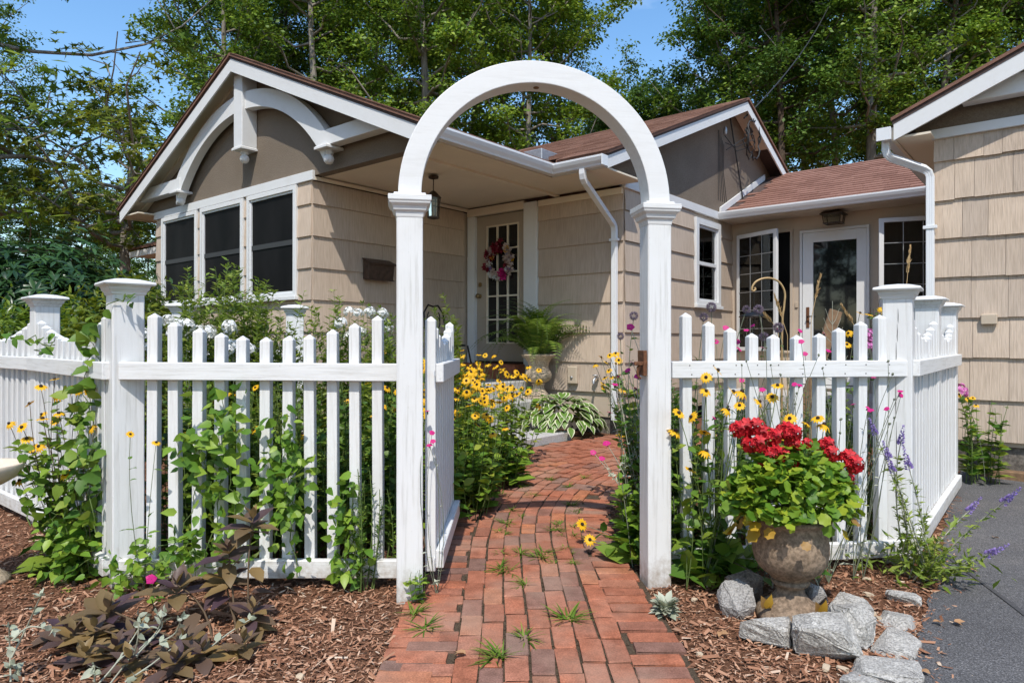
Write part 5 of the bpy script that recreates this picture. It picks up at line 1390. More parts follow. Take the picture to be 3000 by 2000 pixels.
for (p, d, sc_) in wh_:
    tip = at(*n2(*p), d); tip.z = max(.06, tip.z); tip = tip - cb_
    b = Vector((tip.x * .45 + rnd.uniform(-.05, .05), tip.y * .5, 0))
    pb.stems(stems_for([b], [tip], 6, .2), .005, .003, 1, 5)
    for ring_, (nn, el_, ls) in enumerate(((3, 1.1, .06), (4, .55, .10), (4, .12, .135), (2, -.3, .125))):
        a0 = rnd.uniform(0, 6.28)
        for k in range(nn):
            a = a0 + 2 * math.pi * k / nn + rnd.uniform(-.3, .3); e = el_ + rnd.uniform(-.25, .25)
            pb.leaves(PURP, [tuple(tip - Vector((0, 0, .02 * ring_)))], [(math.cos(a) * math.cos(e), math.sin(a) * math.cos(e), math.sin(e))], [(-math.cos(a) * math.sin(e), -math.sin(a) * math.sin(e) - .1, math.cos(e))], ls * sc_ * rnd.uniform(.8, 1.15), 0)
    for q in range(2):  # stray leaves lower on the stem
        a = rnd.uniform(0, 6.28); m_ = b.lerp(tip, rnd.uniform(.3, .7)); pb.leaves(PURP, [tuple(m_)], [(math.cos(a), math.sin(a), -.2)], [(0, -.2, 1)], .11 * sc_, 0)
pb.build('foliage', ['purple', 'stemred'], bpl)

# silver dead stalks
def stalks(label, polys, base, leaves_n, tw=.0035):
    c = Vector(base); root = empty('silver_stalks', c, 0, label, 'plant stalks'); pb = PB()
    for P in polys:
        q = catmull([tuple(Vector(p) - c) for p in P], 5); pb.stems(q[None], tw, tw * .7, 1, 5)
        k = rng.integers(0, len(q), leaves_n); pb.leaves(OVAL, q[k], rdir(leaves_n, .6) + np.array([0, 0, .3]), upish(leaves_n, .5), U(.02, .05, leaves_n), 0)
        pb.leaves(OVAL, [q[-1]] * 3, rdir(3) + (q[-1] - q[-2]) * 30, rdir(3), .03, 0)
    return pb.build('foliage', ['silver', 'silverstem'], root)
G = lambda x, y, z: tuple(on_ground(*n2(x, y), z))
stalks('dry silvery campion stalks lying across the mulch below the bronze plant', [[G(620, 1600, .01), G(760, 1440, .06), G(880, 1260, .12), G(960, 1130, .2)], [G(700, 1600, .01), G(860, 1400, .05), G(1020, 1240, .1), G(1080, 1100, .2)], [G(820, 1560, .02), G(1000, 1440, .05), G(1190, 1290, .07)], [G(900, 1380, .08), G(1060, 1200, .12), G(1030, 1110, .2)], [G(1050, 1300, .08), G(1150, 1240, .12), G(1190, 1140, .2)], [G(620, 1560, .02), G(620, 1450, .08)], [G(1370, 1340, .03), G(1500, 1240, .05), G(1640, 1150, .08)], [G(880, 1380, .08), G(905, 1270, .16), G(910, 1130, .24)]], on_ground(*n2(800, 1560)), 5)
stalks('silvery upright stalk with pale leaves near the birdbath foot', [[G(70, 1560, .01), G(65, 1350, .1), G(60, 1200, .2)], [G(75, 1400, .1), G(180, 1190, .2), G(265, 1000, .33)], [G(75, 1290, .16), G(190, 1200, .2), G(340, 1215, .2)], [G(70, 1450, .06), G(110, 1480, .03)]], on_ground(*n2(70, 1540)), 6)

# geraniums in the urn
gr = empty('geranium', (UX, UY, .42), 0, 'red flowering geranium with yellowing lower leaves filling the concrete urn', 'geranium')
pb = PB(); N = 1400
d = rdir(N); d[:, 2] = abs(d[:, 2]); r_ = np.cbrt(U(.25, 1, N))[:, None]
p = d * r_ * np.array([.28, .22, .31]) + np.array([0, 0, .04]); p[:, 2] *= 1 - .35 * np.clip(p[:, 0] / .33, -1, 1) * 0
pb.leaves(SCALLOP, p, rdir(N, .4) + d * .4, nrm(d * .6 + np.array([0, -.35, .8]) + rng.normal(size=(N, 3)) * .35), U(.03, .056, N), 0)
st_ = stems_for(np.zeros((60, 3)), p[:60], 5); pb.stems(st_, .004, .003, 2)
N = 22; a = U(0, 6.28, N); p = np.stack([np.cos(a) * .20 * U(.9, 1.25, N), np.sin(a) * .19 * U(.9, 1.2, N), U(-.05, .07, N)], 1)
pb.leaves(SCALLOP, p, np.stack([np.cos(a) * .6, np.sin(a) * .6, -np.ones(N) * U(.2, 1, N)], 1), np.stack([np.cos(a), np.sin(a), .6 * np.ones(N)], 1), U(.04, .075, N), 1)
pb.build('foliage', ['ger', 'geryel', 'stem'], gr)
heads = [(470, 1140), (530, 1130), (595, 1125), (640, 1165), (700, 1190), (780, 1150), (830, 1170), (550, 1240), (610, 1235), (690, 1290), (745, 1320), (815, 1350), (640, 1365), (930, 1230), (1050, 1240), (1090, 1300), (1195, 1330), (1235, 1370), (1095, 1410), (1170, 1480), (815, 1235), (870, 1240), (1020, 1300)]
tips = []
for k, q in enumerate(heads):
    t_ = at(*n3(*q), 2.98 + .12 * rnd.random()) - gr.location; tips.append(tuple(t_))
    inst('bloom', GERH, gr, t_, aim((rnd.gauss(0, .25), -.6, .7)), (.042 if k in (12, 13, 20, 21, 22) else .064) * rnd.uniform(.9, 1.1))
PB().stems(stems_for(np.array(tips) * .25, tips, 5, .05), .003, .0025, 0).build('flower_stems', ['stem'], gr)

# lamb's ear rosette
pb = PB(); N = 120; a = U(0, 6.28, N); e = U(-.05, 1.0, N)
dv_ = np.stack([np.cos(a) * np.cos(e), np.sin(a) * np.cos(e), np.sin(e)], 1)
pb.leaves(OVAL, np.stack([np.cos(a) * .02, np.sin(a) * .02, .01 + e * .05], 1), dv_, np.stack([-np.cos(a) * np.sin(e), -np.sin(a) * np.sin(e), np.cos(e)], 1), U(.028, .062, N))
o = pb.build('lambs_ear', ['silver'], None, stuff=False, loc=on_ground(1950, 1805, .0)); tag(o, 'silvery fuzzy leaf rosette growing at the brick path edge', 'plant')

# weeds between the bricks
wpos = [(650, 610), (740, 575), (800, 615), (690, 690), (665, 755), (930, 765), (1010, 775), (1010, 820), (640, 985), (840, 930), (740, 910), (760, 1065), (640, 910), (990, 1245), (765, 1345), (630, 1430), (255, 1290), (200, 1215), (985, 575), (1065, 540), (895, 545), (600, 670), (1010, 660), (670, 1000), (860, 905), (600, 1440), (920, 790), (560, 640), (440, 620)] + [(rnd.uniform(560, 1050), rnd.uniform(560, 1000)) for _ in range(16)]
wm = []
for q in range(4):
    pb = PB(); N = 30; a = U(0, 6.28, N); e = U(.15, 1.1, N); dv_ = np.stack([np.cos(a) * np.cos(e), np.sin(a) * np.cos(e), np.sin(e)], 1)
    pb.leaves(BLADE, rng.normal(size=(N, 3)) * np.array([.008, .008, 0]), dv_, np.stack([-np.cos(a) * np.sin(e), -np.sin(a) * np.sin(e), np.cos(e)], 1), U(.035, .085, N)); wm.append(pb.mesh('grass_tuft', ['grass']))
for k, p in enumerate(wpos):
    g = on_ground(p[0] / 1.742 + 1100, p[1] / 1.742 + 1100, .012); s_ = rnd.uniform(.95, 1.55) * (1 if k < 29 else .6) * (1.15 if g.y < 3.2 else 1.)
    o = inst('grass_tuft', wm[k % 4], None, (g.x, g.y, gz(g.x, g.y) + .008), (0, 0, rnd.uniform(0, 6.28)), (s_, s_, s_ * .8)); tag(o, 'small green grass weed sprouting between the path bricks', 'weed', 'weeds between the path bricks')
clump('weed', 'bright leafy weed at the foot of the arbor post', 'weed', tuple(on_ground(1225, 1770))[:2], 6, .16, .05, OVAL, .045, 9, 'vine', base_r=.03, srad=.002)

# butterfly bush by the driveway
bp_ = on_ground(2690, 1690, 0.); bushb = (bp_.x, bp_.y)
bu = empty('butterfly_bush', bp_, 0, 'wispy butterfly bush with lavender spikes leaning over the driveway edge', 'shrub')
pb = PB()
tp = [(2612, 1370), (2660, 1360), (2600, 1330), (2640, 1290), (2560, 1260), (2950, 1465), (2845, 1490), (2905, 1620), (2760, 1560), (2720, 1480), (2680, 1440), (2800, 1600), (2700, 1560), (2780, 1660), (2740, 1640), (2640, 1480), (2660, 1560), (2870, 1660)]
dd = [3.35, 3.4, 3.35, 3.4, 3.42, 3.3, 3.6, 3.3, 3.4, 3.5, 3.45, 3.3, 3.4, 3.25, 3.3, 3.45, 3.4, 3.2]
tips = [at(*p, d_) - bp_ for p, d_ in zip(tp, dd)]
for t_ in tips: t_.z = max(.03, t_.z)
P = stems_for(np.zeros((len(tips), 3)) + rng.normal(size=(len(tips), 3)) * np.array([.05, .05, 0]), tips, 8, .1); pb.stems(P, .0045, .002, 1, 5)
p, tan, t = along(P, 60, .1, .88); N = len(p); pb.leaves(FEATH, p, rdir(N, .4) + tan * .5, upish(N, .5), U(.02, .05, N), 0)
N = 260; p = np.abs(rng.normal(size=(N, 3))) * np.array([0, 0, .10]) + rng.normal(size=(N, 3)) * np.array([.13, .10, 0]); pb.leaves(SLIM, p, rdir(N, .4) + np.array([0, 0, .6]), upish(N, .5), U(.04, .09, N), 0)
pb.build('foliage', ['gold', 'silverstem'], bu)
sp = PB(); N = 120; t = U(0, 1, N); a = U(0, 6.28, N); dv_ = np.stack([np.cos(a), np.sin(a), .5 * np.ones(N)], 1)
sp.leaves(KITE, np.stack([np.cos(a) * .06 * (1 - t), np.sin(a) * .06 * (1 - t), t], 1), dv_, rdir(N), .13 * (1.2 - .7 * t)); SPIKE = sp.mesh('flower_spike', ['lav'])
for k in (0, 1, 2, 3, 4, 5, 6, 7):
    d_ = Vector(P[k, -1] - P[k, -2]).normalized(); inst('flower_spike', SPIKE, bu, P[k, -1] - np.array(d_) * .03, aim(d_ + Vector((0, 0, .1))), rnd.uniform(.09, .13))

# plant at the garage corner
clump('leafy_perennial', 'leafy green perennial with yellow blooms at the end of the fence by the garage', 'perennial', (3.95, 5.75), 12, .78, .22, OVAL, .13, 16, 'rud', flower=RUD, fsize=.06, fprob=.45, base_r=.15)
picked('pink_phlox', 'pink phlox bloom beside the garage siding', 'flower plant', [(3.95, 5.7, 0)], [at(2812, 1145, 5.7)], [PINK], .13, 'rud', OVAL, .09, 12, ftag='bloom')
picked('pink_phlox', 'pink phlox blooms peeking over the pickets beside the cracked corner post', 'flower plant', [(2.3, 4.5, 0)], [at(*n3(1330, 510), 4.4), at(*n3(1335, 590), 4.4), at(*n3(1325, 550), 4.5)], [PINK], .075, 'rud', OVAL, .09, 14, ftag='bloom')
picked('coneflower_plant', 'small coneflowers behind the pickets in front of the glass door', 'coneflower', [(2.2, 4.6, 0)], [at(*n3(1275, 375), 4.5), at(*n3(1335, 382), 4.5), at(*n3(1200, 505), 4.4), at(*n3(1190, 580), 4.4), at(*n3(1425, 345), 4.6)], RUD, .062, 'rud', OVAL, .09, 14)
# ================================================================== BEDS INSIDE THE FENCE
for k, (x, y, n, h) in enumerate([(-.36, 4.75, 20, .88), (-.46, 5.2, 26, 1.0), (-.22, 5.55, 24, .98), (-.58, 5.75, 26, 1.08), (-.25, 6.05, 26, 1.0), (-.60, 6.3, 24, 1.12), (-.05, 6.45, 20, .95), (-.42, 6.7, 22, 1.1)]):
    clump('coneflower_plant', ['clump of yellow coneflowers at the end of the open gate', 'dense clump of yellow coneflowers spilling over the path by the gate', 'yellow coneflower clump leaning over the path halfway to the steps', 'tall yellow coneflower clump rising behind the open gate', 'yellow coneflower clump beside the path near the granite slab', 'tall yellow coneflower clump in front of the porch chair', 'yellow coneflower clump touching the lowest granite step', 'yellow coneflower clump in front of the porch landing'][k], 'coneflower',
          (x, y), int(n * 1.25), h, .32, OVAL, .105, 13, 'rudl', group='coneflowers along the path', flower=RUD, fsize=.078, fprob=.9, base_r=.18, srad=.0035, hvar=.3, hi=.8)
for k, (x, y, n, h) in enumerate([(-.52, 4.45, 16, .5), (-.30, 5.0, 16, .5), (-.05, 5.75, 14, .45)]):
    clump('leafy_perennial', ['low leafy perennial spilling onto the path by the gate end', 'low bright leafy perennial on the path edge under the coneflowers', 'low leafy perennial on the path edge near the granite slab'][k], 'perennial', (x, y), n, h, .24, OVAL, .16, 14, 'vine', base_r=.14)
# thicket between path and right arbor post
for k, (x, y, n, h, lf) in enumerate([(.86, 3.78, 16, .85, 'dkleaf'), (.98, 4.1, 18, 1.0, 'dkleaf'), (.92, 4.5, 16, 1.05, 'rud'), (1.1, 4.9, 18, 1.05, 'dkleaf'), (1.25, 5.4, 18, 1.0, 'rud'), (.80, 3.98, 18, .9, 'rud'), (.84, 4.3, 20, 1.0, 'rud'), (.76, 3.68, 14, .55, 'vine')]):
    clump('garden_perennial', ['dark leafy perennial hugging the arbor post with the latch', 'dark leafy perennial just inside the latch side of the arbor', 'leafy perennial below the rusty latch', 'tall dark perennial on the path edge before the hosta', 'leafy perennial beside the hosta', 'bright leafy perennial leaning over the bricks inside the arbor', 'bushy bright perennial on the path edge below the thistle', 'low bright leafed plant at the inner foot of the latch post'][k], 'perennial', (x, y), n, h, .20, OVAL, .11, 20, lf, 'greystem', base_r=.13, lift=.5)
picked('coneflower_plant', 'yellow coneflowers blooming beside the rusty latch', 'coneflower', [(.95, 4.6, 0), (1.02, 4.8, 0)], [at(*(x / 3.485 + 1250, y / 3.485 + 900), 4.7 + .3 * rnd.random()) for x, y in [(1780, 510), (1870, 490), (1930, 470), (1960, 540), (1720, 585), (1930, 580), (1860, 645), (1890, 710), (1820, 720), (1950, 700), (1800, 780), (1810, 820), (2000, 840), (1830, 560)]], RUD, .062, 'rud', OVAL, .10, 14, extra=60)
picked('coneflower_plant', 'single low coneflower leaning from the thicket over the bricks', 'coneflower', [(.90, 4.3, 0)], [at(1820, 1275, 4.15)], RUD, .075, 'rud', OVAL, .1, 10)
picked('rose_campion', 'silvery rose campion stalks with magenta blooms beside the arbor post', 'flower plant', [(.82, 3.9, 0), (.9, 4.1, 0)], [at(*(x / 3.485 + 1250, y / 3.485 + 900), 3.9 + .2 * rnd.random()) for x, y in [(1925, 785), (1870, 1070), (2080, 200), (1700, 1480), (1835, 1385), (1960, 700), (2140, 830), (2100, 560), (2050, 640), (2150, 700), (1790, 1540)]], [CAMP], .045, 'silver', OVAL, .05, 16, 'silverstem', extra=30, ftag='bloom')
clump('silver_campion', 'pale silvery leafed stems sprawling from the thicket to the bricks', 'flower plant', (.78, 3.82), 14, .75, .16, OVAL, .055, 16, 'silver', 'silverstem', base_r=.10, srad=.003)
# left bed
rows = []
lb = ['dkleaf', 'rud', 'gold', 'dkleaf', 'rud']
descr = ['dark leafy perennial', 'mid green leafy perennial', 'yellow-green feathery perennial', 'bushy dark perennial', 'broad leafed perennial']
spots = [(-1.85, 3.85, .95), (-1.62, 3.8, 1.0), (-1.38, 3.85, 1.0), (-1.15, 3.8, .95), (-.92, 3.85, 1.0), (-.72, 3.95, .95), (-1.75, 4.2, 1.1), (-1.45, 4.25, 1.1), (-1.15, 4.2, 1.08), (-.85, 4.3, 1.05), (-.68, 4.6, 1.0), (-2.0, 4.45, 1.1), (-1.65, 4.65, 1.15), (-1.3, 4.65, 1.12), (-.95, 4.8, 1.1), (-2.3, 4.9, 1.12), (-1.85, 5.1, 1.15), (-1.4, 5.15, 1.15), (-1.0, 5.3, 1.15), (-2.4, 5.5, 1.15), (-1.5, 5.7, 1.15), (-1.05, 5.9, 1.15), (-.85, 6.6, 1.1)]
where = ['by the corner post', 'behind the fence vines', 'behind the middle pickets', 'near the arbor end of the fence', 'deep in the flower bed']
for k, (x, y, h) in enumerate(spots):
    q = k % 5; wq = 0 if x < -1.7 and y < 4.3 else 4 if y > 4.7 else 1 if x < -1.3 else 2 if x < -1.0 else 3
    clump('garden_perennial', descr[q] + ' ' + where[wq], 'perennial', (x, y), 15 if q != 2 else 18, h, .26, (OVAL, OVAL, SLIM, OVAL, HEART)[q], (.10, .12, .06, .085, .09)[q], (22, 20, 60, 26, 20)[q], lb[q], group='perennials ' + where[wq], base_r=.18, lift=.5, flower=RUD if q in (1, 4) else None, fsize=.06, fprob=.25)
for k, (px, py, d, n, r0) in enumerate([(590, 965, 4.3, 6, .10), (640, 990, 4.3, 4, .08), (520, 965, 4.7, 4, .07), (1095, 935, 5.2, 6, .12), (1130, 940, 5.2, 4, .1), (1005, 980, 5.0, 3, .08), (430, 990, 4.4, 4, .08), (700, 1020, 4.3, 3, .06), (800, 1010, 4.5, 2, .06)]):
    c = at(px, py, d); tips = [c + Vector((rnd.gauss(0, r0), rnd.gauss(0, r0), rnd.gauss(0, .035))) for _ in range(n)]
    picked('white_phlox', ['white phlox heads behind the tall goldenrod', 'small white phlox heads beside the goldenrod', 'white phlox heads by the inner fence post', 'white phlox heads against the porch siding', 'white phlox heads beside the arbor post and siding', 'low white phlox in front of the porch siding', 'white phlox heads near the corner post cap', 'low white phlox peeking over the middle pickets', 'few white phlox below the gable window'][k], 'phlox', [(c.x, c.y, 0), (c.x + .08, c.y + .05, 0)], tips, [PHLOX], .085, 'rud', OVAL, .075, 18, group='white phlox in the bed', fup=(0, -.4, .9), ftag='bloom')
def goldenrod(px, py, d, n, h, sp, label):
    c = at(px, py, d); root = clump('goldenrod', label, 'goldenrod', (c.x, c.y), n * 2, h, sp, FEATH, .105, 110, 'gold', base_r=.16, lift=.55, hvar=.25, lo=.2, hi=1., srad=.003, taper=.55)
    return root
goldenrod(665, 900, 4.55, 26, 1.78, .32, 'tall feathery goldenrod in front of the gable windows')
goldenrod(745, 950, 4.7, 20, 1.62, .30, 'feathery goldenrod below the window nearest the porch')
goldenrod(590, 950, 4.9, 18, 1.58, .26, 'feathery goldenrod beside the inner fence post')
goldenrod(985, 900, 5.0, 13, 1.66, .26, 'open goldenrod stems in front of the porch siding')
goldenrod(1075, 940, 5.2, 11, 1.52, .18, 'goldenrod stems beside the mailbox wall')
goldenrod(1140, 950, 4.6, 11, 1.42, .12, 'goldenrod stems close behind the arbor post')
goldenrod(1305, 880, 5.6, 7, 1.58, .16, 'goldenrod spires behind the open gate')
# right bed
for k, (x, y, h, lf) in enumerate([(1.05, 3.85, .8, 'gold'), (1.3, 3.95, .85, 'gold'), (1.55, 3.95, .85, 'dkleaf'), (1.8, 4.0, .85, 'gold'), (2.02, 4.1, .85, 'gold'), (1.4, 4.4, .9, 'dkleaf'), (1.8, 4.5, .9, 'gold'), (2.2, 4.6, .9, 'rud'), (1.6, 5.0, .95, 'dkleaf'), (2.1, 5.2, .95, 'gold'), (2.6, 5.4, .95, 'dkleaf'), (1.9, 5.8, .95, 'rud')]):
    clump('garden_perennial', {'gold': 'wispy yellow-green perennial', 'dkleaf': 'dark leafy perennial', 'rud': 'green leafy perennial'}[lf] + ' behind the fence panel by the geranium urn', 'perennial', (x, y), 20, h, .2, SLIM if lf == 'gold' else OVAL, .07 if lf == 'gold' else .085, 46 if lf == 'gold' else 24, lf, 'greystem', group='perennials behind the urn fence panel ' + lf, base_r=.18, lift=.7)
def plume(px0, py0, px1, py1, d, label):
    b, t_ = at(px0, py0, d), at(px1, py1, d); root = empty('grass_plume', (b.x, b.y, 0), 0, label, 'ornamental grass'); b0 = Vector((b.x, b.y, 0))
    pb = PB(); pb.stems(np.array([[(0, 0, 0), tuple(b - b0), tuple(t_ - b0)]]), .003, .0015, 0, 5)
    N = 90; t = U(.45, 1, N); p = np.array(b - b0)[None] * (1 - t[:, None]) + np.array(t_ - b0)[None] * t[:, None]; ax = np.array((t_ - b).normalized())
    pb.leaves(SLIM, p, ax + rng.normal(size=(N, 3)) * .18, rdir(N), U(.03, .05, N) * (1.35 - .7 * t), 0); pb.build('stalk', ['tan_straw'], root)
plume(*n3(955, 420), *n3(1015, 130), 4.4, 'tan grass plume in front of the glass door')
plume(*n3(1290, 540), *n3(1158, 325), 4.4, 'tan grass plume bent over in front of the glass door')
plume(*n3(1575, 260), *n3(1605, -60), 4.9, 'tall tan grass plume behind the cracked corner post')
plume(*n3(800, 520), *n3(718, 262), 4.4, 'tan grass plume beside the shepherd hook')
plume(*n3(740, 480), *n3(655, 385), 4.4, 'short tan grass plume below the bird feeder')
# bare white twig plant
tw = empty('bare_twig', at(*n3(1090, 600), 4.3) * 1, 0, 'bare white branching twig standing behind the fence pickets', 'twig'); tw.location.z = 0
pb = PB(); c0 = tw.location.copy(); top = at(*n3(1095, 295), 4.3) - c0
pb.stems(np.array([[(0, 0, 0), tuple(top * .6), tuple(top)]]), .004, .0015, 0, 5)
for k in range(7):
    for s_ in (-1, 1):
        b = top * (.66 + .04 * k); pb.stems(np.array([[tuple(b), tuple(b + Vector((s_ * (.10 - .011 * k) * .6, 0, .03))), tuple(b + Vector((s_ * (.11 - .011 * k), 0, .10)))]]), .002, .001, 0, 4)
pb.build('branches', ['silverstem'], tw, stuff=False)
clump('potted_plant', 'small dark leafy plant in front of the open casement window by the garage', 'plant', tuple(at(2590, 980, 6.2))[:2], 8, 1.72, .22, OVAL, .08, 12, 'dkleaf', 'stemred', base_r=.05, lo=.7)

# hosta by the steps
hc = hw(2.02, 2.06); hc.z = gz(hc.x, hc.y)
ho = empty('hosta', hc, 0, 'variegated hosta with cream edged leaves beside the granite step', 'hosta')
def hosta_t():
    prof_ = [(0, .02), (.15, .20), (.35, .31), (.6, .29), (.82, .15), (1, 0)]; v, f, mi = [], [], []
    for (x, wd) in prof_:
        z = .16 * math.sin(x * 2.6) - .22 * x * x
        for s_ in (-1, -.72, 0, .72, 1): v.append((x if abs(s_) < 1 else x + .02, s_ * wd, z + .10 * abs(s_) * wd))
    for i in range(len(prof_) - 1):
        for j in range(4): f.append((i * 5 + j, (i + 1) * 5 + j, (i + 1) * 5 + j + 1, i * 5 + j + 1)); mi.append(1 if j in (0, 3) else 0)
    return T(v, f, mi)
HOST = hosta_t()
lm = []
for ls in (1,):
    pb = PB(); pb.leaves(HOST, [(0, 0, 0)], [(1, 0, 0)], [(0, 0, 1)], 1.); lm.append(pb.mesh('leaf', ['hosta', 'hostac'], True))
for k in range(230):
    a = rnd.uniform(0, 6.28); q = math.sqrt(rnd.random()); e = .55 - 1.35 * q + rnd.uniform(-.2, .2); rr = .03 + .36 * q
    ctr = Vector((rr * math.cos(a) * 1.2, rr * math.sin(a), .44 - .30 * q * q))
    inst('leaf', lm[0], ho, ctr, (rnd.uniform(-.25, .25), -e, a), .165 * rnd.uniform(.75, 1.2))
# fern in the pale urn
fn = empty('fern', (u2w.x, u2w.y, 1.03), 0, 'lush green sword fern overflowing the pale urn', 'fern')
FRf = T([(0, 0, 0), (.35, .12, .0), (1, 0, -.08), (.35, -.12, .0)], [(0, 2, 1), (0, 3, 2)])
def frond():
    K = 26; t = np.linspace(0, 1, K); x = t * .92; z = .75 * t - .85 * t * t * t
    P = np.stack([x, 0 * t, z * .9], 1); pb = PB(); pb.stems(P[None], .004, .0015, 1, 4); tan = nrm(np.gradient(P, axis=0))
    ln_ = .13 * np.sin(np.clip(t * 3.0 + .25, 0, math.pi)) ** .7
    for s_ in (-1, 1): pb.leaves(FRf, P[2:], np.array([[0, s_, 0]]) + tan[2:] * .35, np.cross(tan[2:], np.array([[0, 1., 0]])), np.maximum(.02, ln_[2:]))
    return pb.mesh('frond', ['fern', 'stem'])
FM = [frond() for _ in range(3)]
for k in range(90):
    a = rnd.uniform(0, 6.28); e = rnd.uniform(-.15, 1.15)
    inst('frond', FM[k % 3], fn, (.06 * math.cos(a), .06 * math.sin(a), 0), (rnd.uniform(-.3, .3), -e, a), rnd.uniform(.66, .98))

# ================================================================== SHRUBS
def dome_shrub(name, label, c, rx, ry, rz_, N, leaf, tpl, ls, whorl=1, up=.6, stem='stemred', cat='shrub', zc=.35):
    root = empty(name, (c[0], c[1], gz(*c[:2])), 0, label, cat); pb = PB()
    d = rdir(N); r_ = np.cbrt(U(.35, 1, N)); lump = 1 + .16 * np.sin(d[:, 0] * 7 + c[0]) * np.sin(d[:, 1] * 6 + 1) * np.cos(d[:, 2] * 7) + .08 * rng.normal(size=N)
    p = d * (r_ * lump)[:, None] * np.array([rx, ry, rz_]) + np.array([0, 0, rz_ * zc]); ok = p[:, 2] > .05; p, d = p[ok], d[ok]; N = len(p)
    for w_ in range(whorl):
        a = 2 * math.pi * w_ / max(whorl, 1) + U(0, .5, N)
        t = nrm(np.cross(d + .01, np.array([.1, .2, .97]))); b = np.cross(d, t); dr = t * np.cos(a)[:, None] + b * np.sin(a)[:, None] if whorl > 1 else rdir(N, .5)
        nz_ = nrm(d * .5 + np.array([0, 0, up])); dr = dr + nz_ * .25 - np.array([0, 0, .2])
        pb.leaves(tpl, p, dr, nrm(nz_ + rng.normal(size=(N, 3)) * .25), ls * U(.7, 1.15, N), 0)
    n = 40; pb.stems(stems_for(rng.normal(size=(n, 3)) * np.array([.2, .2, 0]), p[:n] * .8, 6), .018, .006, 1)
    pb.build('foliage', [leaf, stem], root); return root
dome_shrub('rhododendron', 'large dark green rhododendron growing left of the gabled wall', (-6.3, 9.0), 1.75, 1.3, 1.75, 3600, 'rhodo', LANCE, .17, 6, zc=.45)
dome_shrub('rhododendron', 'dark rhododendron behind the white fence post beside the birdbath', (-7.6, 8.2), 1.4, 1.2, 1.6, 2400, 'rhodo', LANCE, .17, 6, zc=.4)
dome_shrub('yellow_green_shrub', 'feathery yellow-green shrub behind the fence corner post', (-3.86, 6.95), .75, .6, .95, 6500, 'lime', FEATH, .10, 1, zc=.85)
dome_shrub('green_shrub', 'rounded green shrub behind the white fence run by the birdbath', (-4.95, 7.3), .9, .7, .85, 6500, 'maple3', FEATH, .10, 1, zc=.85)
dome_shrub('green_shrub', 'small bushy green shrub at the left corner of the gabled wall', (-4.35, 8.3), .75, .6, .7, 3600, 'rud', OVAL, .10, 1, zc=.75)

# ================================================================== TREES
def tree_meshes(seed, H, h0, spread, nl, lpc, lsize, leaf, bk, r0=.17, tpl=KITE, flat=.22, cl=.55, lean=.4, twigs=6, ends=1):
    global rng
    keep = rng; rng = np.random.default_rng(seed)
    K = 9; t = np.linspace(0, 1, K); trunk = np.stack([lean * np.sin(t * 3 + seed) * t, lean * np.cos(t * 2.3 + seed) * t, t * H], 1)
    wd = PB(); wd.stems(trunk[None], r0, r0 * .12, 0, 9)
    h = np.sort(U(h0, H * .97, nl)); q = (h - h0) / (H - h0); L = spread * (.45 + .75 * np.sin(np.clip(q * 2.6 + .45, 0, math.pi))) * U(.65, 1.15, nl)
    a = np.arange(nl) * 2.4 + U(-.5, .5, nl); el = .15 + .75 * q + U(-.15, .15, nl)
    st_ = np.stack([np.interp(h / H, t, trunk[:, i]) for i in range(3)], 1)
    dirs = np.stack([np.cos(a) * np.cos(el), np.sin(a) * np.cos(el), np.sin(el)], 1); tt = np.linspace(0, 1, 6)
    limb = st_[:, None] + dirs[:, None] * (L[:, None] * tt[None])[..., None]; limb[..., 2] += (L[:, None] * .16 * tt[None] ** 2) - .10 * L[:, None] * np.sin(tt * 3.1)[None]
    limb[:, 1:] += rng.normal(size=(nl, 5, 3)) * .07 * L[:, None, None] * .5
    wd.stems(limb, r0 * .34 * (1 - .65 * q), r0 * .05, 0, 6)
    p, tan, s_ = along(limb, twigs, .28, 1.0); N = len(p); td = nrm(tan * .7 + rdir(N, .45)); tl = U(.35, 1., N) * spread * .30
    tw_ = p[:, None] + td[:, None] * (tl[:, None] * np.linspace(0, 1, 4)[None])[..., None]; tw_ += rng.normal(size=tw_.shape) * .04
    wd.stems(tw_, .018, .006, 0, 4)
    cen = tw_[:, ends:].reshape(-1, 3); n = len(cen); N = n * lpc
    pp = np.repeat(cen, lpc, 0) + rng.normal(size=(N, 3)) * np.array([cl, cl, flat]) * spread * .15
    out = pp.copy(); out[:, 2] = 0; out = nrm(out)
    pb = PB(); pb.leaves(tpl, pp, rdir(N, .35) + out * .4 + np.array([0, 0, -.35]), nrm(out * .35 + np.array([0, 0, 1.]) + rng.normal(size=(N, 3)) * .42), lsize * U(.65, 1.25, N), 0)
    rng = keep
    return wd.mesh('trunk', [bk], True), pb.mesh('crown', [leaf])
VAR = [tree_meshes(1, 17, 6.0, 3.0, 40, 44, .135, 'maple', 'bark', r0=.22), tree_meshes(2, 19, 7.0, 2.8, 40, 44, .135, 'maple2', 'bark2'), tree_meshes(3, 15, 3.0, 2.9, 40, 46, .135, 'maple3', 'bark'), tree_meshes(4, 18, 7.5, 3.2, 38, 44, .135, 'maple', 'bark', lean=1.1, r0=.2), tree_meshes(5, 11, 1.2, 2.4, 36, 44, .125, 'maple2', 'bark2', r0=.10)]
kinds = ['tall maple tree', 'dark leafed oak tree', 'light green tree', 'leaning tall maple tree', 'slender young tree']
def tree(px, d, v, s, label, rz, group='trees behind the house'):
    x = (px - 1500) / 2000 * d
    root = empty('tree', (x, d, gz(x, d) - .05), rz, label, 'tree', group); root.scale = (s, s, s * rnd.uniform(.95, 1.05))
    inst('trunk', VAR[v][0], root); inst('crown', VAR[v][1], root)['kind'] = 'stuff'
    return root
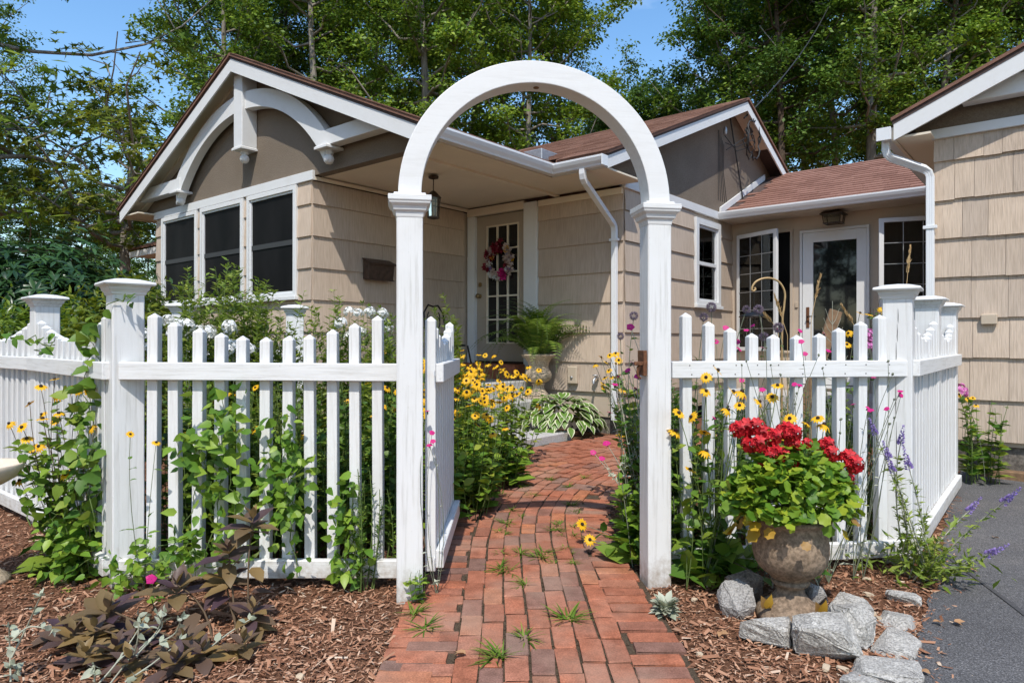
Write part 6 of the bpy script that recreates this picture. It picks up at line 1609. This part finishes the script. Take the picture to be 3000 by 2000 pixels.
plan = [  # px, distance, variant, scale
    (640, 24, 0, 1.0), (800, 27, 1, 1.0), (960, 23, 3, 1.0), (1120, 28, 2, 1.1), (1240, 22, 0, .98), (1400, 26, 3, 1.05), (1530, 22, 2, 1.0), (1640, 25, 0, .8), (1330, 31, 1, 1.1), (1020, 33, 0, 1.1), (700, 33, 1, 1.0),
    (1800, 29, 4, 1.05), (1900, 27, 4, .95), (1985, 30, 4, 1.0), (1760, 33, 4, 1.05),
    (2160, 25, 0, 1.0), (2200, 30, 1, 1.05), (2290, 23, 1, 1.0), (2420, 27, 3, 1.05), (2540, 22, 0, 1.05), (2660, 26, 1, 1.0), (2790, 22, 3, 1.0), (2900, 27, 2, 1.1), (3060, 23, 1, 1.0), (2600, 33, 2, 1.1), (2860, 34, 0, 1.1), (2350, 34, 0, 1.1),
    (250, 30, 4, .7), (360, 27, 4, .62), (440, 33, 4, .75), (150, 32, 4, .7), (60, 27, 4, .75), (-90, 24, 0, .8), (330, 37, 4, .8)]
cnt = {}
for k, (px, d, v, s) in enumerate(plan):
    side = 'in the woods behind the gabled wing' if px < 1150 else 'in the woods above the arbor' if px < 1720 else 'in the low gap of the woods' if px < 2030 else 'in the woods above the breezeway roof' if px < 2560 else 'in the woods above the garage roof'
    if px < 540: side = 'in the woods beyond the rhododendrons'
    row = 'front' if d < 25 else 'middle' if d < 30 else 'back'
    side = side.replace('in the woods', 'in the ' + row + ' row of the woods')
    tree(px, d, v, s, kinds[v] + ' ' + side, rnd.uniform(0, 6.28), kinds[v] + 's ' + side)
# understory thicket far behind: closes the woods at eye level
pb = PB(); N = 45000; x = U(-42, 42, N); y = U(36, 44, N); z = np.abs(rng.normal(size=N)) * 2.4; z = np.minimum(z, 7)
pb.leaves(KITE, np.stack([x, y, z], 1), rdir(N, .5), upish(N, .5), U(.25, .5, N)); o = pb.build('woodland_thicket', ['maple2']); tag(o, 'dense dark woodland thicket behind all the trees', 'woods', kind='stuff')
for k, (x, y, v, s) in enumerate([(-14, -13, 0, .9), (-7, -17, 1, .9), (-20, -6, 3, .9), (-23, 2, 1, .9), (-12, -3, 4, .8), (-15, -1, 2, .8), (-16, -5, 1, .8), (-13, -8, 4, .9), (-19, -3, 0, .9), (-17, -9, 2, .9), (0, -20, 2, 1.), (8, -17, 0, .9), (15, -13, 1, .9), (20, -5, 3, .9)]):  # unseen trees, added so the house glass reflects foliage instead of bright sky
    root = tree((x / 20 * 2000 + 1500), 20, v, s, kinds[v] + ' out of view, added for the house glass to mirror', 1.3 * k, 'unseen trees added for the glass reflections'); root.location = (x, y, 0)
# near maple at the left with layered branches
def near_tree(x, y, seed, H, spread, lsize, leaf, label, nl=26, lpc=9):
    w_, c_ = tree_meshes(seed, H, 3.2, spread, nl, lpc, lsize, leaf, 'bark', r0=.2, tpl=MAPLE, flat=.10, cl=.52, lean=.3, twigs=7, ends=3)
    root = empty('maple_tree', (x, y, 0), 0, label, 'tree'); inst('trunk', w_, root); inst('crown', c_, root)['kind'] = 'stuff'
near_tree(-10.8, 14.2, 21, 13.5, 4.6, .28, 'maple3', 'big leafed maple tree with layered branches left of the house', 24, 26)
near_tree(-8.6, 15.5, 22, 5.8, 3.0, .22, 'lime', 'smaller maple with yellowing tips behind the gabled wing', 18, 26)
near_tree(-12.5, 12.0, 23, 12, 4.0, .26, 'maple2', 'shaded maple tree at the edge of the rhododendrons', 24, 26)

# ================================================================== LITTER ON THE GROUND
def in_mulch(x, y):
    # off the bricks and off the driveway
    i = np.argmin((PC[:, 0][None] - x[:, None]) ** 2 + (PC[:, 1][None] - y[:, None]) ** 2, 1); d = np.hypot(PC[i, 0] - x, PC[i, 1] - y)
    ex = np.interp(y, [e[1] for e in edge], [e[0] for e in edge])
    return (d > .56) & (x < ex + .02 + np.abs(rng.normal(size=len(x))) * .10 * (rng.random(len(x)) < .25))
N = 90000; y = 1.7 + 4.0 * U(0, 1, N) ** 1.5; x = U(-1, 1, N) * (y * .80)
ok = in_mulch(x, y); x, y = x[ok], y[ok]; N = len(x)
CHIP = T([(-.5, -.11, 0), (.5, -.08, .02), (.46, .10, .0), (-.45, .12, .03), (0, 0, .06)], [(0, 1, 4), (1, 2, 4), (2, 3, 4), (3, 0, 4)])
pb = PB(); pb.leaves(CHIP, np.stack([x, y, U(-.002, .012, N)], 1), rdir(N, .22), upish(N, .25), np.exp(rng.normal(size=N) * .5) * .019)
o = pb.build('bark_chips', ['chip']); tag(o, 'loose bark chips scattered over the mulch beds', 'mulch', kind='stuff')
for k in range(16):
    px, py = [(200, 1760), (690, 1910), (1075, 1700), (2160, 1810), (2330, 1900), (2560, 1800), (2575, 1815), (2520, 1880), (2420, 1960), (2470, 1965), (2050, 1920), (2035, 1760), (2545, 1745), (2540, 1700), (420, 1985), (880, 1985)][k]
    g = on_ground(px, py, .0); o = stone('pebble', 'pebble', (g.x, g.y, .006), (.035 * rnd.uniform(.6, 1.5), .026, .018), rnd.uniform(0, 3), 'small pale pebble lying in the bark mulch', 100 + k, 'pale pebbles in the mulch', cat='pebble')
pb = PB(); pb.leaves(OVAL, [(0, 0, 0), (.1, .05, 0)], [(1, 0, .1), (.6, .8, .2)], [(0, .3, 1), (.2, -.4, 1)], 1.); LF = pb.mesh('fallen_leaf', ['dry'])
for k, (px, py) in enumerate([(1365, 1935), (2910, 1580), (2840, 1675), (2755, 1830), (2700, 1970), (2790, 1830), (2830, 1410), (1230, 1660), (2110, 1860)]):
    g = on_ground(px, py, 0); onp = [0, 1, 1, 1, 1, 1, 1, 0, 2][k]
    o = inst('fallen_leaf', LF, None, (g.x, g.y, .028 if onp == 0 else .016), (rnd.uniform(-.2, .2), rnd.uniform(-.2, .2), rnd.uniform(0, 6)), rnd.uniform(.035, .055)); w2 = ['on the path bricks', 'on the asphalt driveway', 'on the mulch by the lambs ear'][onp]
    tag(o, 'dry brown fallen leaf lying ' + w2, 'leaf', 'fallen leaves ' + w2)
# sparse moss and sand clumps in the brick joints
N = 5000; s_ = U(.4, 4.4, N); o_ = (rng.integers(-4, 4, N) + .5) * CW + rng.normal(size=N) * .006
pp = np.array([path_at(a, b)[:2] for a, b in zip(s_, o_)]); CR = T([(-.5, -.5, 0), (.5, -.4, 0), (.4, .5, 0), (-.5, .4, 0), (0, 0, .6)], [(0, 1, 4), (1, 2, 4), (2, 3, 4), (3, 0, 4)])
pb = PB(); pb.leaves(CR, np.c_[pp, np.full(N, .006)], rdir(N, 0), upish(N, .1), U(.004, .012, N)); o = pb.build('joint_debris', ['joint']); tag(o, 'crumbs of soil and bark in the brick joints', 'debris', kind='stuff')
